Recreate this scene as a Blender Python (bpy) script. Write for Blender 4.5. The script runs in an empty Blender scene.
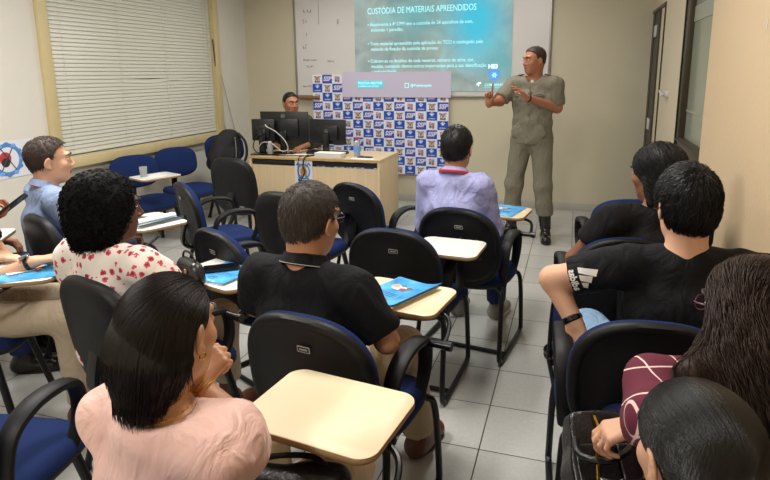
import bpy, bmesh, math, random
import numpy as np
from mathutils import Vector, Matrix
random.seed(7); RNG = np.random.default_rng(7)
D = bpy.data; COL = bpy.context.scene.collection
PI = math.pi
def R_(d): return math.radians(d)

# ------------------------------------------------------------------ materials
def new_mat(name):
    m = D.materials.new(name); m.use_nodes = True
    nt = m.node_tree; b = nt.nodes['Principled BSDF']
    return m, nt, b
def col(c): return (c[0], c[1], c[2], 1.0)
def srgb(r, g, b):
    f = lambda v: (v/255/12.92) if v/255 <= .04045 else ((v/255+.055)/1.055)**2.4
    return (f(r), f(g), f(b))
def mat(name, c, rough=.6, metal=0., bump=0., bscale=80., var=0., vscale=6., sheen=0., spec=.5, sss=0., coat=0., stretch=None, emis=None, estr=0., trans=0.):
    m, nt, b = new_mat(name)
    b.inputs['Base Color'].default_value = col(c); b.inputs['Roughness'].default_value = rough
    b.inputs['Metallic'].default_value = metal; b.inputs['Specular IOR Level'].default_value = spec
    if sheen: b.inputs['Sheen Weight'].default_value = sheen
    if coat: b.inputs['Coat Weight'].default_value = coat
    if trans: b.inputs['Transmission Weight'].default_value = trans
    if sss:
        b.inputs['Subsurface Weight'].default_value = sss; b.inputs['Subsurface Radius'].default_value = (.012, .004, .002)
        b.inputs['Subsurface Scale'].default_value = 1.0
    if emis: b.inputs['Emission Color'].default_value = col(emis); b.inputs['Emission Strength'].default_value = estr
    tc = nt.nodes.new('ShaderNodeTexCoord'); vec = tc.outputs['Object']
    if stretch:
        mp = nt.nodes.new('ShaderNodeMapping'); mp.inputs['Scale'].default_value = stretch
        nt.links.new(vec, mp.inputs['Vector']); vec = mp.outputs['Vector']
    if bump:
        n = nt.nodes.new('ShaderNodeTexNoise'); n.inputs['Scale'].default_value = bscale; n.inputs['Detail'].default_value = 4
        bp = nt.nodes.new('ShaderNodeBump'); bp.inputs['Strength'].default_value = bump; bp.inputs['Distance'].default_value = .01
        nt.links.new(vec, n.inputs['Vector']); nt.links.new(n.outputs['Fac'], bp.inputs['Height']); nt.links.new(bp.outputs['Normal'], b.inputs['Normal'])
    if var:
        n = nt.nodes.new('ShaderNodeTexNoise'); n.inputs['Scale'].default_value = vscale; n.inputs['Detail'].default_value = 5
        rp = nt.nodes.new('ShaderNodeMapRange'); rp.inputs['To Min'].default_value = 1-var; rp.inputs['To Max'].default_value = 1+var
        mx = nt.nodes.new('ShaderNodeVectorMath'); mx.operation = 'SCALE'; mx.inputs[0].default_value = c
        nt.links.new(vec, n.inputs['Vector']); nt.links.new(n.outputs['Fac'], rp.inputs['Value'])
        nt.links.new(rp.outputs['Result'], mx.inputs['Scale']); nt.links.new(mx.outputs['Vector'], b.inputs['Base Color'])
    return m

def cloth(name, c, rough=.8, wr=.5, ws=7., wd=.03, sheen=0., weave=450, stretch=(1.6, 1.6, .8)):
    m = mat(name, c, rough=rough, sheen=sheen, spec=.25); nt = m.node_tree; N = nt.nodes; L = nt.links; b = N['Principled BSDF']
    tc = N.new('ShaderNodeTexCoord'); mp = N.new('ShaderNodeMapping'); mp.inputs['Scale'].default_value = stretch; mp.inputs['Rotation'].default_value = (.3, .5, .2)
    n = N.new('ShaderNodeTexNoise'); n.inputs['Scale'].default_value = ws; n.inputs['Detail'].default_value = 3; n.inputs['Distortion'].default_value = 1.6; n.inputs['Roughness'].default_value = .45
    n2 = N.new('ShaderNodeTexNoise'); n2.inputs['Scale'].default_value = weave; L.new(tc.outputs['Object'], n2.inputs['Vector'])
    b1 = N.new('ShaderNodeBump'); b1.inputs['Strength'].default_value = wr; b1.inputs['Distance'].default_value = wd
    b2 = N.new('ShaderNodeBump'); b2.inputs['Strength'].default_value = .12; b2.inputs['Distance'].default_value = .004
    L.new(tc.outputs['Object'], mp.inputs['Vector']); L.new(mp.outputs['Vector'], n.inputs['Vector']); L.new(n.outputs['Fac'], b1.inputs['Height'])
    L.new(n2.outputs['Fac'], b2.inputs['Height']); L.new(b1.outputs['Normal'], b2.inputs['Normal']); L.new(b2.outputs['Normal'], b.inputs['Normal'])
    return m
def tile_mat():
    m, nt, b = new_mat('floor_tiles'); N = nt.nodes; L = nt.links
    tc = N.new('ShaderNodeTexCoord'); mp = N.new('ShaderNodeMapping')
    t = .3472; mp.inputs['Location'].default_value = (.3094/t, -3.2413/t % 1.0, 0); mp.inputs['Scale'].default_value = (1/t, 1/t, 1)
    br = N.new('ShaderNodeTexBrick'); br.offset = 0; br.squash = 1
    br.inputs['Scale'].default_value = 1; br.inputs['Brick Width'].default_value = 1; br.inputs['Row Height'].default_value = 1
    br.inputs['Mortar Size'].default_value = .009; br.inputs['Mortar Smooth'].default_value = .3; br.inputs['Bias'].default_value = 0
    br.inputs['Color1'].default_value = col(srgb(196, 196, 192)); br.inputs['Color2'].default_value = col(srgb(184, 184, 180)); br.inputs['Mortar'].default_value = col(srgb(66, 62, 58))
    L.new(tc.outputs['Object'], mp.inputs['Vector']); L.new(mp.outputs['Vector'], br.inputs['Vector'])
    n = N.new('ShaderNodeTexNoise'); n.inputs['Scale'].default_value = 60; n.inputs['Detail'].default_value = 6
    L.new(tc.outputs['Object'], n.inputs['Vector'])
    mx = N.new('ShaderNodeMix'); mx.data_type = 'RGBA'; mx.blend_type = 'MULTIPLY'; mx.inputs['Factor'].default_value = .25
    L.new(br.outputs['Color'], mx.inputs['A']); L.new(n.outputs['Fac'], mx.inputs['B']); L.new(mx.outputs['Result'], b.inputs['Base Color'])
    bp = N.new('ShaderNodeBump'); bp.inputs['Strength'].default_value = .4; bp.inputs['Distance'].default_value = .003; bp.invert = True
    L.new(br.outputs['Fac'], bp.inputs['Height']); L.new(bp.outputs['Normal'], b.inputs['Normal'])
    b.inputs['Roughness'].default_value = .32
    return m

def wall_mat(name, c, spots=None):
    m, nt, b = new_mat(name); N = nt.nodes; L = nt.links
    tc = N.new('ShaderNodeTexCoord')
    n = N.new('ShaderNodeTexNoise'); n.inputs['Scale'].default_value = 1.3; n.inputs['Detail'].default_value = 6
    L.new(tc.outputs['Object'], n.inputs['Vector'])
    r = N.new('ShaderNodeMix'); r.data_type = 'RGBA'; r.inputs['A'].default_value = col([v*.93 for v in c]); r.inputs['B'].default_value = col([min(1, v*1.06) for v in c])
    L.new(n.outputs['Fac'], r.inputs['Factor']); L.new(r.outputs['Result'], b.inputs['Base Color'])
    n2 = N.new('ShaderNodeTexNoise'); n2.inputs['Scale'].default_value = 45; n2.inputs['Detail'].default_value = 5
    L.new(tc.outputs['Object'], n2.inputs['Vector'])
    bp = N.new('ShaderNodeBump'); bp.inputs['Strength'].default_value = .12; bp.inputs['Distance'].default_value = .01
    L.new(n2.outputs['Fac'], bp.inputs['Height']); L.new(bp.outputs['Normal'], b.inputs['Normal'])
    b.inputs['Roughness'].default_value = .7
    return m

def wood_mat(name, c):
    m, nt, b = new_mat(name); N = nt.nodes; L = nt.links
    tc = N.new('ShaderNodeTexCoord'); mp = N.new('ShaderNodeMapping'); mp.inputs['Scale'].default_value = (30, 30, 1.5)
    n = N.new('ShaderNodeTexNoise'); n.inputs['Scale'].default_value = 1.5; n.inputs['Detail'].default_value = 6
    L.new(tc.outputs['Object'], mp.inputs['Vector']); L.new(mp.outputs['Vector'], n.inputs['Vector'])
    r = N.new('ShaderNodeMix'); r.data_type = 'RGBA'; r.inputs['A'].default_value = col([v*.8 for v in c]); r.inputs['B'].default_value = col([min(1, v*1.12) for v in c])
    L.new(n.outputs['Fac'], r.inputs['Factor']); L.new(r.outputs['Result'], b.inputs['Base Color']); b.inputs['Roughness'].default_value = .45
    return m

def hair_mat(name, c, rough=.38, spec=.5):
    m = mat(name, c, rough=rough, spec=spec, bump=.2, bscale=14, stretch=(22, 22, 3), var=.35, vscale=12)
    return m

def floral_mat():
    m, nt, b = new_mat('floral_cotton'); N = nt.nodes; L = nt.links
    tc = N.new('ShaderNodeTexCoord')
    v = N.new('ShaderNodeTexVoronoi'); v.inputs['Scale'].default_value = 30; v.inputs['Randomness'].default_value = .75
    L.new(tc.outputs['Object'], v.inputs['Vector'])
    v2 = N.new('ShaderNodeTexNoise'); v2.inputs['Scale'].default_value = 95; v2.inputs['Detail'].default_value = 1
    L.new(tc.outputs['Object'], v2.inputs['Vector'])
    a = N.new('ShaderNodeMath'); a.operation = 'MULTIPLY_ADD'; a.inputs[1].default_value = .5; L.new(v2.outputs['Fac'], a.inputs[0]); L.new(v.outputs['Distance'], a.inputs[2])
    cr = N.new('ShaderNodeValToRGB'); e = cr.color_ramp; e.interpolation = 'CONSTANT'
    e.elements[0].position = 0; e.elements[0].color = col(srgb(150, 35, 55)); e.elements[1].position = .58; e.elements[1].color = col(srgb(236, 226, 216))
    k = e.elements.new(.44); k.color = col(srgb(214, 82, 100))
    L.new(a.outputs[0], cr.inputs['Fac']); L.new(cr.outputs['Color'], b.inputs['Base Color']); b.inputs['Roughness'].default_value = .8
    return m

def plaid_mat():
    m, nt, b = new_mat('maroon_plaid_wool'); N = nt.nodes; L = nt.links
    tc = N.new('ShaderNodeTexCoord'); sx = N.new('ShaderNodeSeparateXYZ')
    nz = N.new('ShaderNodeTexNoise'); nz.inputs['Scale'].default_value = 5
    L.new(tc.outputs['Object'], nz.inputs['Vector'])
    ad = N.new('ShaderNodeVectorMath'); ad.operation = 'SCALE'; ad.inputs['Scale'].default_value = .03; L.new(nz.outputs['Color'], ad.inputs[0])
    a2 = N.new('ShaderNodeVectorMath'); a2.operation = 'ADD'; L.new(tc.outputs['Object'], a2.inputs[0]); L.new(ad.outputs['Vector'], a2.inputs[1])
    rt_ = N.new('ShaderNodeVectorRotate'); rt_.rotation_type = 'X_AXIS'; rt_.inputs['Angle'].default_value = .7; L.new(a2.outputs['Vector'], rt_.inputs['Vector']); L.new(rt_.outputs['Vector'], sx.inputs['Vector'])
    outs = []
    for ax, f in (('X', 1/.07), ('Y', 1/.07), ('Z', 1/.08)):
        p = N.new('ShaderNodeMath'); p.operation = 'MULTIPLY'; p.inputs[1].default_value = f; L.new(sx.outputs[ax], p.inputs[0])
        fr = N.new('ShaderNodeMath'); fr.operation = 'FRACT'; L.new(p.outputs[0], fr.inputs[0])
        lt = N.new('ShaderNodeMath'); lt.operation = 'LESS_THAN'; lt.inputs[1].default_value = .05; L.new(fr.outputs[0], lt.inputs[0]); outs.append(lt)
    mxx = N.new('ShaderNodeMath'); mxx.operation = 'MAXIMUM'; L.new(outs[0].outputs[0], mxx.inputs[0]); L.new(outs[2].outputs[0], mxx.inputs[1])
    mix = N.new('ShaderNodeMix'); mix.data_type = 'RGBA'; mix.inputs['A'].default_value = col(srgb(96, 26, 48)); mix.inputs['B'].default_value = col(srgb(228, 196, 190))
    L.new(mxx.outputs[0], mix.inputs['Factor']); L.new(mix.outputs['Result'], b.inputs['Base Color']); b.inputs['Roughness'].default_value = .9
    return m

def brochure_mat():
    m, nt, b = new_mat('brochure_print'); N = nt.nodes; L = nt.links
    tc = N.new('ShaderNodeTexCoord'); n = N.new('ShaderNodeTexNoise'); n.inputs['Scale'].default_value = 9; n.inputs['Detail'].default_value = 3; n.inputs['Distortion'].default_value = 1.2
    L.new(tc.outputs['Object'], n.inputs['Vector'])
    cr = N.new('ShaderNodeValToRGB'); e = cr.color_ramp
    e.elements[0].position = .3; e.elements[0].color = col(srgb(20, 120, 200)); e.elements[1].position = .72; e.elements[1].color = col(srgb(110, 200, 235))
    L.new(n.outputs['Fac'], cr.inputs['Fac']); L.new(cr.outputs['Color'], b.inputs['Base Color']); b.inputs['Roughness'].default_value = .3
    return m

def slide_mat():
    m, nt, b = new_mat('slide_emission'); N = nt.nodes; L = nt.links
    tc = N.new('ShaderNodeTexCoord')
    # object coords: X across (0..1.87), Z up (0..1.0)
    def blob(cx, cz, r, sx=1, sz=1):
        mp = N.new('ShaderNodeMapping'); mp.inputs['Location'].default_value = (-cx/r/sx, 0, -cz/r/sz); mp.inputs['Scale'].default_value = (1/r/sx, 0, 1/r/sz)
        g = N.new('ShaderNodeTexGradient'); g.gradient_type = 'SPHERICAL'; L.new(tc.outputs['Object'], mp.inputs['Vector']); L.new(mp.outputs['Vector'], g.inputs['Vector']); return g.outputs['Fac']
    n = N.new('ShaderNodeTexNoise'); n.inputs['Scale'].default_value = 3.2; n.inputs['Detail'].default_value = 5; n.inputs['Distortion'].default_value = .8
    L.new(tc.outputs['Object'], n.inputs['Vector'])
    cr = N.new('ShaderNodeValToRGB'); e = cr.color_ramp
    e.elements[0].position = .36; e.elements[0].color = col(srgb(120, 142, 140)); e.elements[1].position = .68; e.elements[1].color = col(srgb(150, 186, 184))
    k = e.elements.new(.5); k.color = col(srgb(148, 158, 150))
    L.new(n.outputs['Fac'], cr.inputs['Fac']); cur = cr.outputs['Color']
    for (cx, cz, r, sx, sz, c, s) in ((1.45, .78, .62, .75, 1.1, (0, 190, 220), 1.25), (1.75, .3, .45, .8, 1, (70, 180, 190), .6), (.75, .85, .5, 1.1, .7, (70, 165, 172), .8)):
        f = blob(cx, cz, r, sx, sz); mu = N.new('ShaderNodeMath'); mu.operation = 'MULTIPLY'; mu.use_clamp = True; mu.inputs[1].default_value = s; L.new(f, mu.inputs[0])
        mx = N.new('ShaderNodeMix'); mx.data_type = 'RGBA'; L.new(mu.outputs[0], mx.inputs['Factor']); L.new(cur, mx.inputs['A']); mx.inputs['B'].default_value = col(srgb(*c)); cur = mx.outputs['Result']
    L.new(cur, b.inputs['Emission Color']); b.inputs['Emission Strength'].default_value = SLIDE_E  # emission stands in for the light of the projector
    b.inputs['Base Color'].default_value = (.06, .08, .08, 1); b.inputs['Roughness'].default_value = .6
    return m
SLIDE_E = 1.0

# ------------------------------------------------------------------ objects
def tag(o, label=None, cat=None, group=None, kind=None):
    if label: o['label'] = label
    if cat: o['category'] = cat
    if group: o['group'] = group
    if kind: o['kind'] = kind
    return o
def empty(name, loc=(0, 0, 0), rz=0., label=None, cat=None, group=None):
    o = D.objects.new(name, None); COL.objects.link(o); o.location = loc; o.rotation_euler = (0, 0, rz); o.empty_display_size = .1
    return tag(o, label, cat, group)
def copy_tree(o, parent=None):
    c = o.copy(); COL.objects.link(c); c.parent = parent
    for ch in list(o.children): copy_tree(ch, c)
    return c
def link_mesh(name, me, m, parent=None, smooth=True, sharp=None):
    for x in (m if isinstance(m, (list, tuple)) else [m]): me.materials.append(x)
    if smooth: me.polygons.foreach_set('use_smooth', [True]*len(me.polygons))
    if sharp is not None: me.set_sharp_from_angle(angle=R_(sharp))
    o = D.objects.new(name, me); COL.objects.link(o)
    if parent: o.parent = parent
    return o
class MB:
    """collects verts/faces (with a material slot) for one mesh"""
    def __init__(s): s.v = []; s.f = []; s.mi = []
    def add(s, vs, fs, mi=0, M=None):
        b = len(s.v)
        if M is not None: vs = [tuple(M @ Vector(v)) for v in vs]
        s.v += [tuple(v) for v in vs]; s.f += [tuple(b+i for i in f) for f in fs]; s.mi += [mi]*len(fs); return s
    def box(s, c, d, mi=0, bev=0., M=None, rot=None):
        bm = bmesh.new(); bmesh.ops.create_cube(bm, size=1.)
        for v in bm.verts: v.co = Vector((v.co.x*d[0], v.co.y*d[1], v.co.z*d[2]))
        if bev: bmesh.ops.bevel(bm, geom=bm.edges[:], offset=bev, segments=2, profile=.5, affect='EDGES')
        MM = Matrix.Translation(c) @ (rot.to_4x4() if rot is not None else Matrix.Identity(4))
        if M is not None: MM = M @ MM
        s.bm(bm, mi, MM); return s
    def bm(s, bm, mi=0, M=None):
        bm.verts.index_update(); vs = [(M @ v.co if M is not None else v.co.copy()) for v in bm.verts]
        s.add(vs, [[v.index for v in f.verts] for f in bm.faces], mi); bm.free(); return s
    def cyl(s, a, b, r, r2=None, n=16, mi=0, M=None):
        return s.tube([a, b], [r, r if r2 is None else r2], n, mi, M)
    def sph(s, c, r, mi=0, u=16, v=10, M=None):
        bm = bmesh.new(); bmesh.ops.create_uvsphere(bm, u_segments=u, v_segments=v, radius=1.)
        rr = r if isinstance(r, (tuple, list)) else (r, r, r)
        for q in bm.verts: q.co = Vector((q.co.x*rr[0]+c[0], q.co.y*rr[1]+c[1], q.co.z*rr[2]+c[2]))
        return s.bm(bm, mi, M)
    def tube(s, pts, r, n=12, mi=0, M=None, flat=None, closed=False, cap=True):
        """sweep; flat=(axis_vec, factor): section is widened along axis"""
        pts = [Vector(p) for p in pts]; k = len(pts)
        if not isinstance(r, (list, tuple)): r = [r]*k
        vs = []; fs = []; prev = None
        for i, p in enumerate(pts):
            if closed: t = pts[(i+1) % k]-pts[i-1]
            else: t = pts[min(i+1, k-1)]-pts[max(i-1, 0)]
            t.normalize()
            if flat: a = Vector(flat[0]); a = (a - t*a.dot(t)).normalized()
            else:
                if prev is None: prev = Vector((0, 0, 1)) if abs(t.z) < .9 else Vector((1, 0, 0))
                a = (prev - t*prev.dot(t)).normalized(); prev = a
            b = t.cross(a)
            fa = flat[1] if flat else 1.
            for j in range(n):
                w = 2*PI*j/n; ca, sa = math.cos(w), math.sin(w)
                if flat and fa != 1: # squarer section
                    ca = math.copysign(abs(ca)**.75, ca); sa = math.copysign(abs(sa)**.75, sa)
                vs.append(p + a*(ca*r[i]*fa) + b*(sa*r[i]))
        for i in range(k if closed else k-1):
            for j in range(n):
                i2 = (i+1) % k; fs.append((i*n+j, i2*n+j, i2*n+(j+1) % n, i*n+(j+1) % n)[::-1])
        if cap and not closed:
            fs.append(tuple(range(n))); fs.append(tuple((k-1)*n+j for j in range(n))[::-1])
        return s.add(vs, fs, mi, M)
    def slab(s, outline, z0, z1, bev=.004, mi=0, M=None):
        """rounded prism from 2D outline (ccw)"""
        n = len(outline); cx = sum(p[0] for p in outline)/n; cy = sum(p[1] for p in outline)/n
        def off(p, d):
            v = Vector((p[0]-cx, p[1]-cy)); l = v.length; return (p[0]-v.x/l*d, p[1]-v.y/l*d)
        rings = [(bev, z0), (0, z0+bev), (0, z1-bev), (bev, z1)]
        vs = []
        for d, z in rings: vs += [(*off(p, d), z) for p in outline]
        fs = [(a*n+j, a*n+(j+1) % n, (a+1)*n+(j+1) % n, (a+1)*n+j) for a in range(3) for j in range(n)]
        fs.append(tuple(range(n))[::-1]); fs.append(tuple(3*n+j for j in range(n)))
        return s.add(vs, fs, mi, M)
    def build(s, name, m, parent=None, smooth=True, sharp=35):
        me = D.meshes.new(name); me.from_pydata([tuple(v) for v in s.v], [], s.f)
        me.polygons.foreach_set('material_index', s.mi); me.update()
        return link_mesh(name, me, m, parent, smooth, sharp)
def rrect(w, h, r, n=6, cx=0, cy=0):
    o = []
    for (sx, sy, a0) in ((1, 1, 0), (-1, 1, 90), (-1, -1, 180), (1, -1, 270)):
        for i in range(n+1):
            a = R_(a0+90*i/n); o.append((cx+sx*(w/2-r)+r*math.cos(a), cy+sy*(h/2-r)+r*math.sin(a)))
    return o
def spline(pts, n=8):
    """catmull-rom through points"""
    P = [Vector(p) for p in pts]; P = [P[0]*2-P[1]]+P+[P[-1]*2-P[-2]]; o = []
    for i in range(1, len(P)-2):
        for j in range(n):
            t = j/n; a, b, c, d = P[i-1], P[i], P[i+1], P[i+2]
            o.append(.5*((2*b)+(c-a)*t+(2*a-5*b+4*c-d)*t*t+(3*b-a-3*c+d)*t**3))
    o.append(P[-2]); return o
def text_mesh(body, size, extrude=.0006, align='LEFT', bold=0., spacing=1.):
    """returns verts, faces of flat lettering in XY"""
    c = D.curves.new('lettering', 'FONT'); c.body = body; c.size = size; c.extrude = extrude; c.align_x = align; c.offset = bold; c.space_line = spacing
    c.resolution_u = 3
    o = D.objects.new('lettering', c); COL.objects.link(o); dg = bpy.context.evaluated_depsgraph_get(); dg.update()
    me = o.evaluated_get(dg).to_mesh(); vs = [tuple(v.co) for v in me.vertices]; fs = [tuple(p.vertices) for p in me.polygons]
    o.evaluated_get(dg).to_mesh_clear(); D.objects.remove(o); D.curves.remove(c)
    return vs, fs
def add_text(mb, body, size, M, mi=0, **k):
    v, f = text_mesh(body, size, **k); mb.add(v, f, mi, M); return mb
def frame_to(loc, x, y):
    """matrix whose X,Y axes are given; Z = X x Y"""
    x = Vector(x).normalized(); z = x.cross(Vector(y)).normalized(); y = z.cross(x)
    M = Matrix((x, y, z)).transposed().to_4x4(); M.translation = loc; return M

# ------------------------------------------------------------------ implicit surfaces
class Prim:
    def __init__(s, fn, lo, hi, op='u', k=.02): s.fn, s.lo, s.hi, s.op, s.k = fn, np.array(lo, float), np.array(hi, float), op, k
def cap(a, b, r1, r2=None, k=.02, op='u', flat=None):
    a = np.array(a, float); b = np.array(b, float); r2 = r1 if r2 is None else r2
    ab = b-a; L2 = max(ab@ab, 1e-9); rm = max(r1, r2)
    if flat is not None:
        n = np.array(flat[0], float); n /= np.linalg.norm(n); q = 1/flat[1]-1; sc = min(1., flat[1])
    else: n = None; sc = 1.
    def fn(x, y, z):
        px, py, pz = x-a[0], y-a[1], z-a[2]
        t = np.clip((px*ab[0]+py*ab[1]+pz*ab[2])/L2, 0, 1)
        px = px-t*ab[0]; py = py-t*ab[1]; pz = pz-t*ab[2]
        if n is not None:
            c = (px*n[0]+py*n[1]+pz*n[2])*q; px = px+c*n[0]; py = py+c*n[1]; pz = pz+c*n[2]
        return (np.sqrt(px*px+py*py+pz*pz)-(r1+(r2-r1)*t))*sc
    m = rm*(max(1, flat[1]) if flat is not None else 1)
    return Prim(fn, np.minimum(a, b)-m, np.maximum(a, b)+m, op, k)
def ell(c, r, Rm=None, k=.02, op='u'):
    c = np.array(c, float); r = np.array(r, float); Rm = np.eye(3) if Rm is None else np.array(Rm)
    def fn(x, y, z):
        px, py, pz = x-c[0], y-c[1], z-c[2]
        qx = px*Rm[0, 0]+py*Rm[1, 0]+pz*Rm[2, 0]; qy = px*Rm[0, 1]+py*Rm[1, 1]+pz*Rm[2, 1]; qz = px*Rm[0, 2]+py*Rm[1, 2]+pz*Rm[2, 2]
        k0 = np.sqrt((qx/r[0])**2+(qy/r[1])**2+(qz/r[2])**2); k1 = np.sqrt((qx/r[0]**2)**2+(qy/r[1]**2)**2+(qz/r[2]**2)**2)+1e-9
        return k0*(k0-1)/k1
    m = r.max(); return Prim(fn, c-m, c+m, op, k)
def field(prims, x, y, z):
    """evaluate on free points"""
    out = np.full(np.broadcast(x, y, z).shape, .5)
    for p in prims: out = comb(out, p.fn(x, y, z), p)
    return out
def comb(a, b, p):
    k = p.k
    if p.op == 'u':
        h = np.maximum(k-np.abs(a-b), 0)/k; return np.minimum(a, b)-h*h*k*.25
    if p.op == 's':
        b = -b; h = np.maximum(k-np.abs(a-b), 0)/k; return np.maximum(a, b)+h*h*k*.25
    if p.op == 'i':
        h = np.maximum(k-np.abs(a-b), 0)/k; return np.maximum(a, b)+h*h*k*.25
    if p.op == 'd': return a+b
def halfspace(pt, n, k=.004, box=9.):
    """keep the side opposite to n"""
    pt = np.array(pt, float); n = np.array(n, float); n /= np.linalg.norm(n)
    return Prim(lambda x, y, z: (x-pt[0])*n[0]+(y-pt[1])*n[1]+(z-pt[2])*n[2], (-box,)*3, (box,)*3, 'i', k)
def group(prims, op='u', k=.01):
    """nest a list of prims as one"""
    us = [p for p in prims if p.op == 'u']
    lo = np.min([p.lo for p in us], 0); hi = np.max([p.hi for p in us], 0)
    return Prim(lambda x, y, z: field(prims, x, y, z), lo, hi, op, k)
def axis_pts(lo, hi, h, zones):
    o = [lo]; p = lo
    while p < hi:
        st = h
        for (a, b, s) in zones:
            if a-h*.5 <= p <= b: st = min(st, s)
        p += st; o.append(p)
    return np.array(o)
def iso_mesh(prims, h=.01, zones=(), pad=.02, clip=None):
    us = [p for p in prims if p.op == 'u']
    lo = np.min([p.lo for p in us], 0)-pad; hi = np.max([p.hi for p in us], 0)+pad
    ax = [axis_pts(lo[i], hi[i], h, [(c[i]-r, c[i]+r, s) for (c, r, s) in zones]) for i in range(3)]
    n = [len(a) for a in ax]; F = np.full(n, .3, np.float32)
    for p in prims:
        m = p.k+.03 if p.op != 'i' and p.op != 'd' else 9.
        i0 = [max(0, int(np.searchsorted(ax[i], p.lo[i]-m))-1) for i in range(3)]; i1 = [min(n[i], int(np.searchsorted(ax[i], p.hi[i]+m))+1) for i in range(3)]
        if any(i1[i] <= i0[i] for i in range(3)): continue
        sl = tuple(slice(i0[i], i1[i]) for i in range(3))
        x = ax[0][sl[0]][:, None, None]; y = ax[1][sl[1]][None, :, None]; z = ax[2][sl[2]][None, None, :]
        F[sl] = comb(F[sl], p.fn(x, y, z), p)
    F[0] = F[-1] = .3; F[:, 0] = F[:, -1] = .3; F[:, :, 0] = F[:, :, -1] = .3
    inside = F < 0
    c = np.zeros((n[0]-1, n[1]-1, n[2]-1), np.uint8)
    offs = [(a, b, d) for a in (0, 1) for b in (0, 1) for d in (0, 1)]
    for (a, b, d) in offs: c += inside[a:n[0]-1+a, b:n[1]-1+b, d:n[2]-1+d]
    act = (c > 0) & (c < 8); I, J, K = np.nonzero(act); idx = np.full(act.shape, -1, np.int32); idx[I, J, K] = np.arange(len(I))
    val = {o: F[I+o[0], J+o[1], K+o[2]] for o in offs}
    acc = np.zeros((len(I), 3)); cnt = np.zeros(len(I))
    for o in offs:
        for d in range(3):
            if o[d]: continue
            q = list(o); q[d] = 1; q = tuple(q); v0, v1 = val[o], val[q]; cr = (v0 < 0) != (v1 < 0)
            t = np.where(cr, v0/np.where(cr, v0-v1, 1), 0)
            P = np.stack([np.full(len(I), float(o[0])), np.full(len(I), float(o[1])), np.full(len(I), float(o[2]))], 1); P[:, d] += t
            acc += P*cr[:, None]; cnt += cr
    acc /= cnt[:, None]; g = acc+np.stack([I, J, K], 1)
    V = np.stack([np.interp(g[:, i], np.arange(n[i]), ax[i]) for i in range(3)], 1)
    faces = []
    for d in range(3):
        e1, e2 = [(1, 2), (2, 0), (0, 1)][d]
        s0 = [slice(1, n[i]-1) for i in range(3)]; s0[d] = slice(0, n[d]-1); s1 = list(s0); s1[d] = slice(1, n[d])
        A = inside[tuple(s0)]; B = inside[tuple(s1)]; cr = A != B; X = np.argwhere(cr); st = np.array([1, 1, 1]); st[d] = 0; X = X+st
        fl = A[cr]
        def cell(o1, o2):
            Y = X.copy(); Y[:, e1] -= o1; Y[:, e2] -= o2; return idx[Y[:, 0], Y[:, 1], Y[:, 2]]
        q = np.stack([cell(0, 0), cell(1, 0), cell(1, 1), cell(0, 1)], 1); q[~fl] = q[~fl][:, ::-1]; faces.append(q)
    Fq = np.concatenate(faces); Fq = Fq[(Fq >= 0).all(1)]
    return V, Fq
def np_mesh(name, V, F):
    me = D.meshes.new(name); me.vertices.add(len(V)); me.vertices.foreach_set('co', V.astype(np.float32).ravel())
    k = F.shape[1]; me.loops.add(len(F)*k); me.loops.foreach_set('vertex_index', F.astype(np.int32).ravel())
    me.polygons.add(len(F)); me.polygons.foreach_set('loop_start', np.arange(0, len(F)*k, k, dtype=np.int32)); me.update(calc_edges=True); me.validate()
    return me
def iso_obj(name, prims, m, parent, h=.01, zones=(), matfn=None, relax=1, disp=None):
    V, F = iso_mesh(prims, h, zones)
    for _ in range(relax):   # light laplacian relax to remove stair marks
        S = np.zeros_like(V); C = np.zeros(len(V))
        for a, b in ((0, 1), (1, 2), (2, 3), (3, 0)):
            np.add.at(S, F[:, a], V[F[:, b]]); np.add.at(C, F[:, a], 1); np.add.at(S, F[:, b], V[F[:, a]]); np.add.at(C, F[:, b], 1)
        V = V*.5+S/np.maximum(C, 1)[:, None]*.5
    if disp is not None: V = disp(V)
    me = np_mesh(name, V, F)
    if matfn is not None:
        cen = V[F].mean(1); me.polygons.foreach_set('material_index', matfn(cen).astype(np.int32))
    return link_mesh(name, me, m, parent)
def strands_mesh(paths, r, sides=3, taper=True):
    """paths: (N,S,3) -> verts, quads"""
    N, S, _ = paths.shape; T = np.gradient(paths, axis=1); T /= np.linalg.norm(T, axis=2, keepdims=True)+1e-9
    up = np.array([.31, .22, .92]); A = np.cross(T, up); A /= np.linalg.norm(A, axis=2, keepdims=True)+1e-9; B = np.cross(T, A)
    rr = np.asarray(r, float); rr = rr.reshape(-1, 1) if rr.ndim else np.full((1, 1), float(rr))
    s = np.linspace(0, 1, S)[None]; prof = (np.clip(s*8, .3, 1)*np.clip((1-s)*5, .12, 1)) if taper else np.ones_like(s); rad = (rr*prof)[..., None]
    rings = [paths+rad*(A*math.cos(2*PI*j/sides)+B*math.sin(2*PI*j/sides)) for j in range(sides)]
    V = np.stack(rings, 2).reshape(-1, 3)
    i = np.arange(N)[:, None, None]; q = np.arange(S-1)[None, :, None]; j = np.arange(sides)[None, None]; base = i*S*sides; j2 = (j+1) % sides
    Fq = np.stack(np.broadcast_arrays(base+q*sides+j, base+(q+1)*sides+j, base+(q+1)*sides+j2, base+q*sides+j2), -1).reshape(-1, 4)
    return V, Fq
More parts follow.
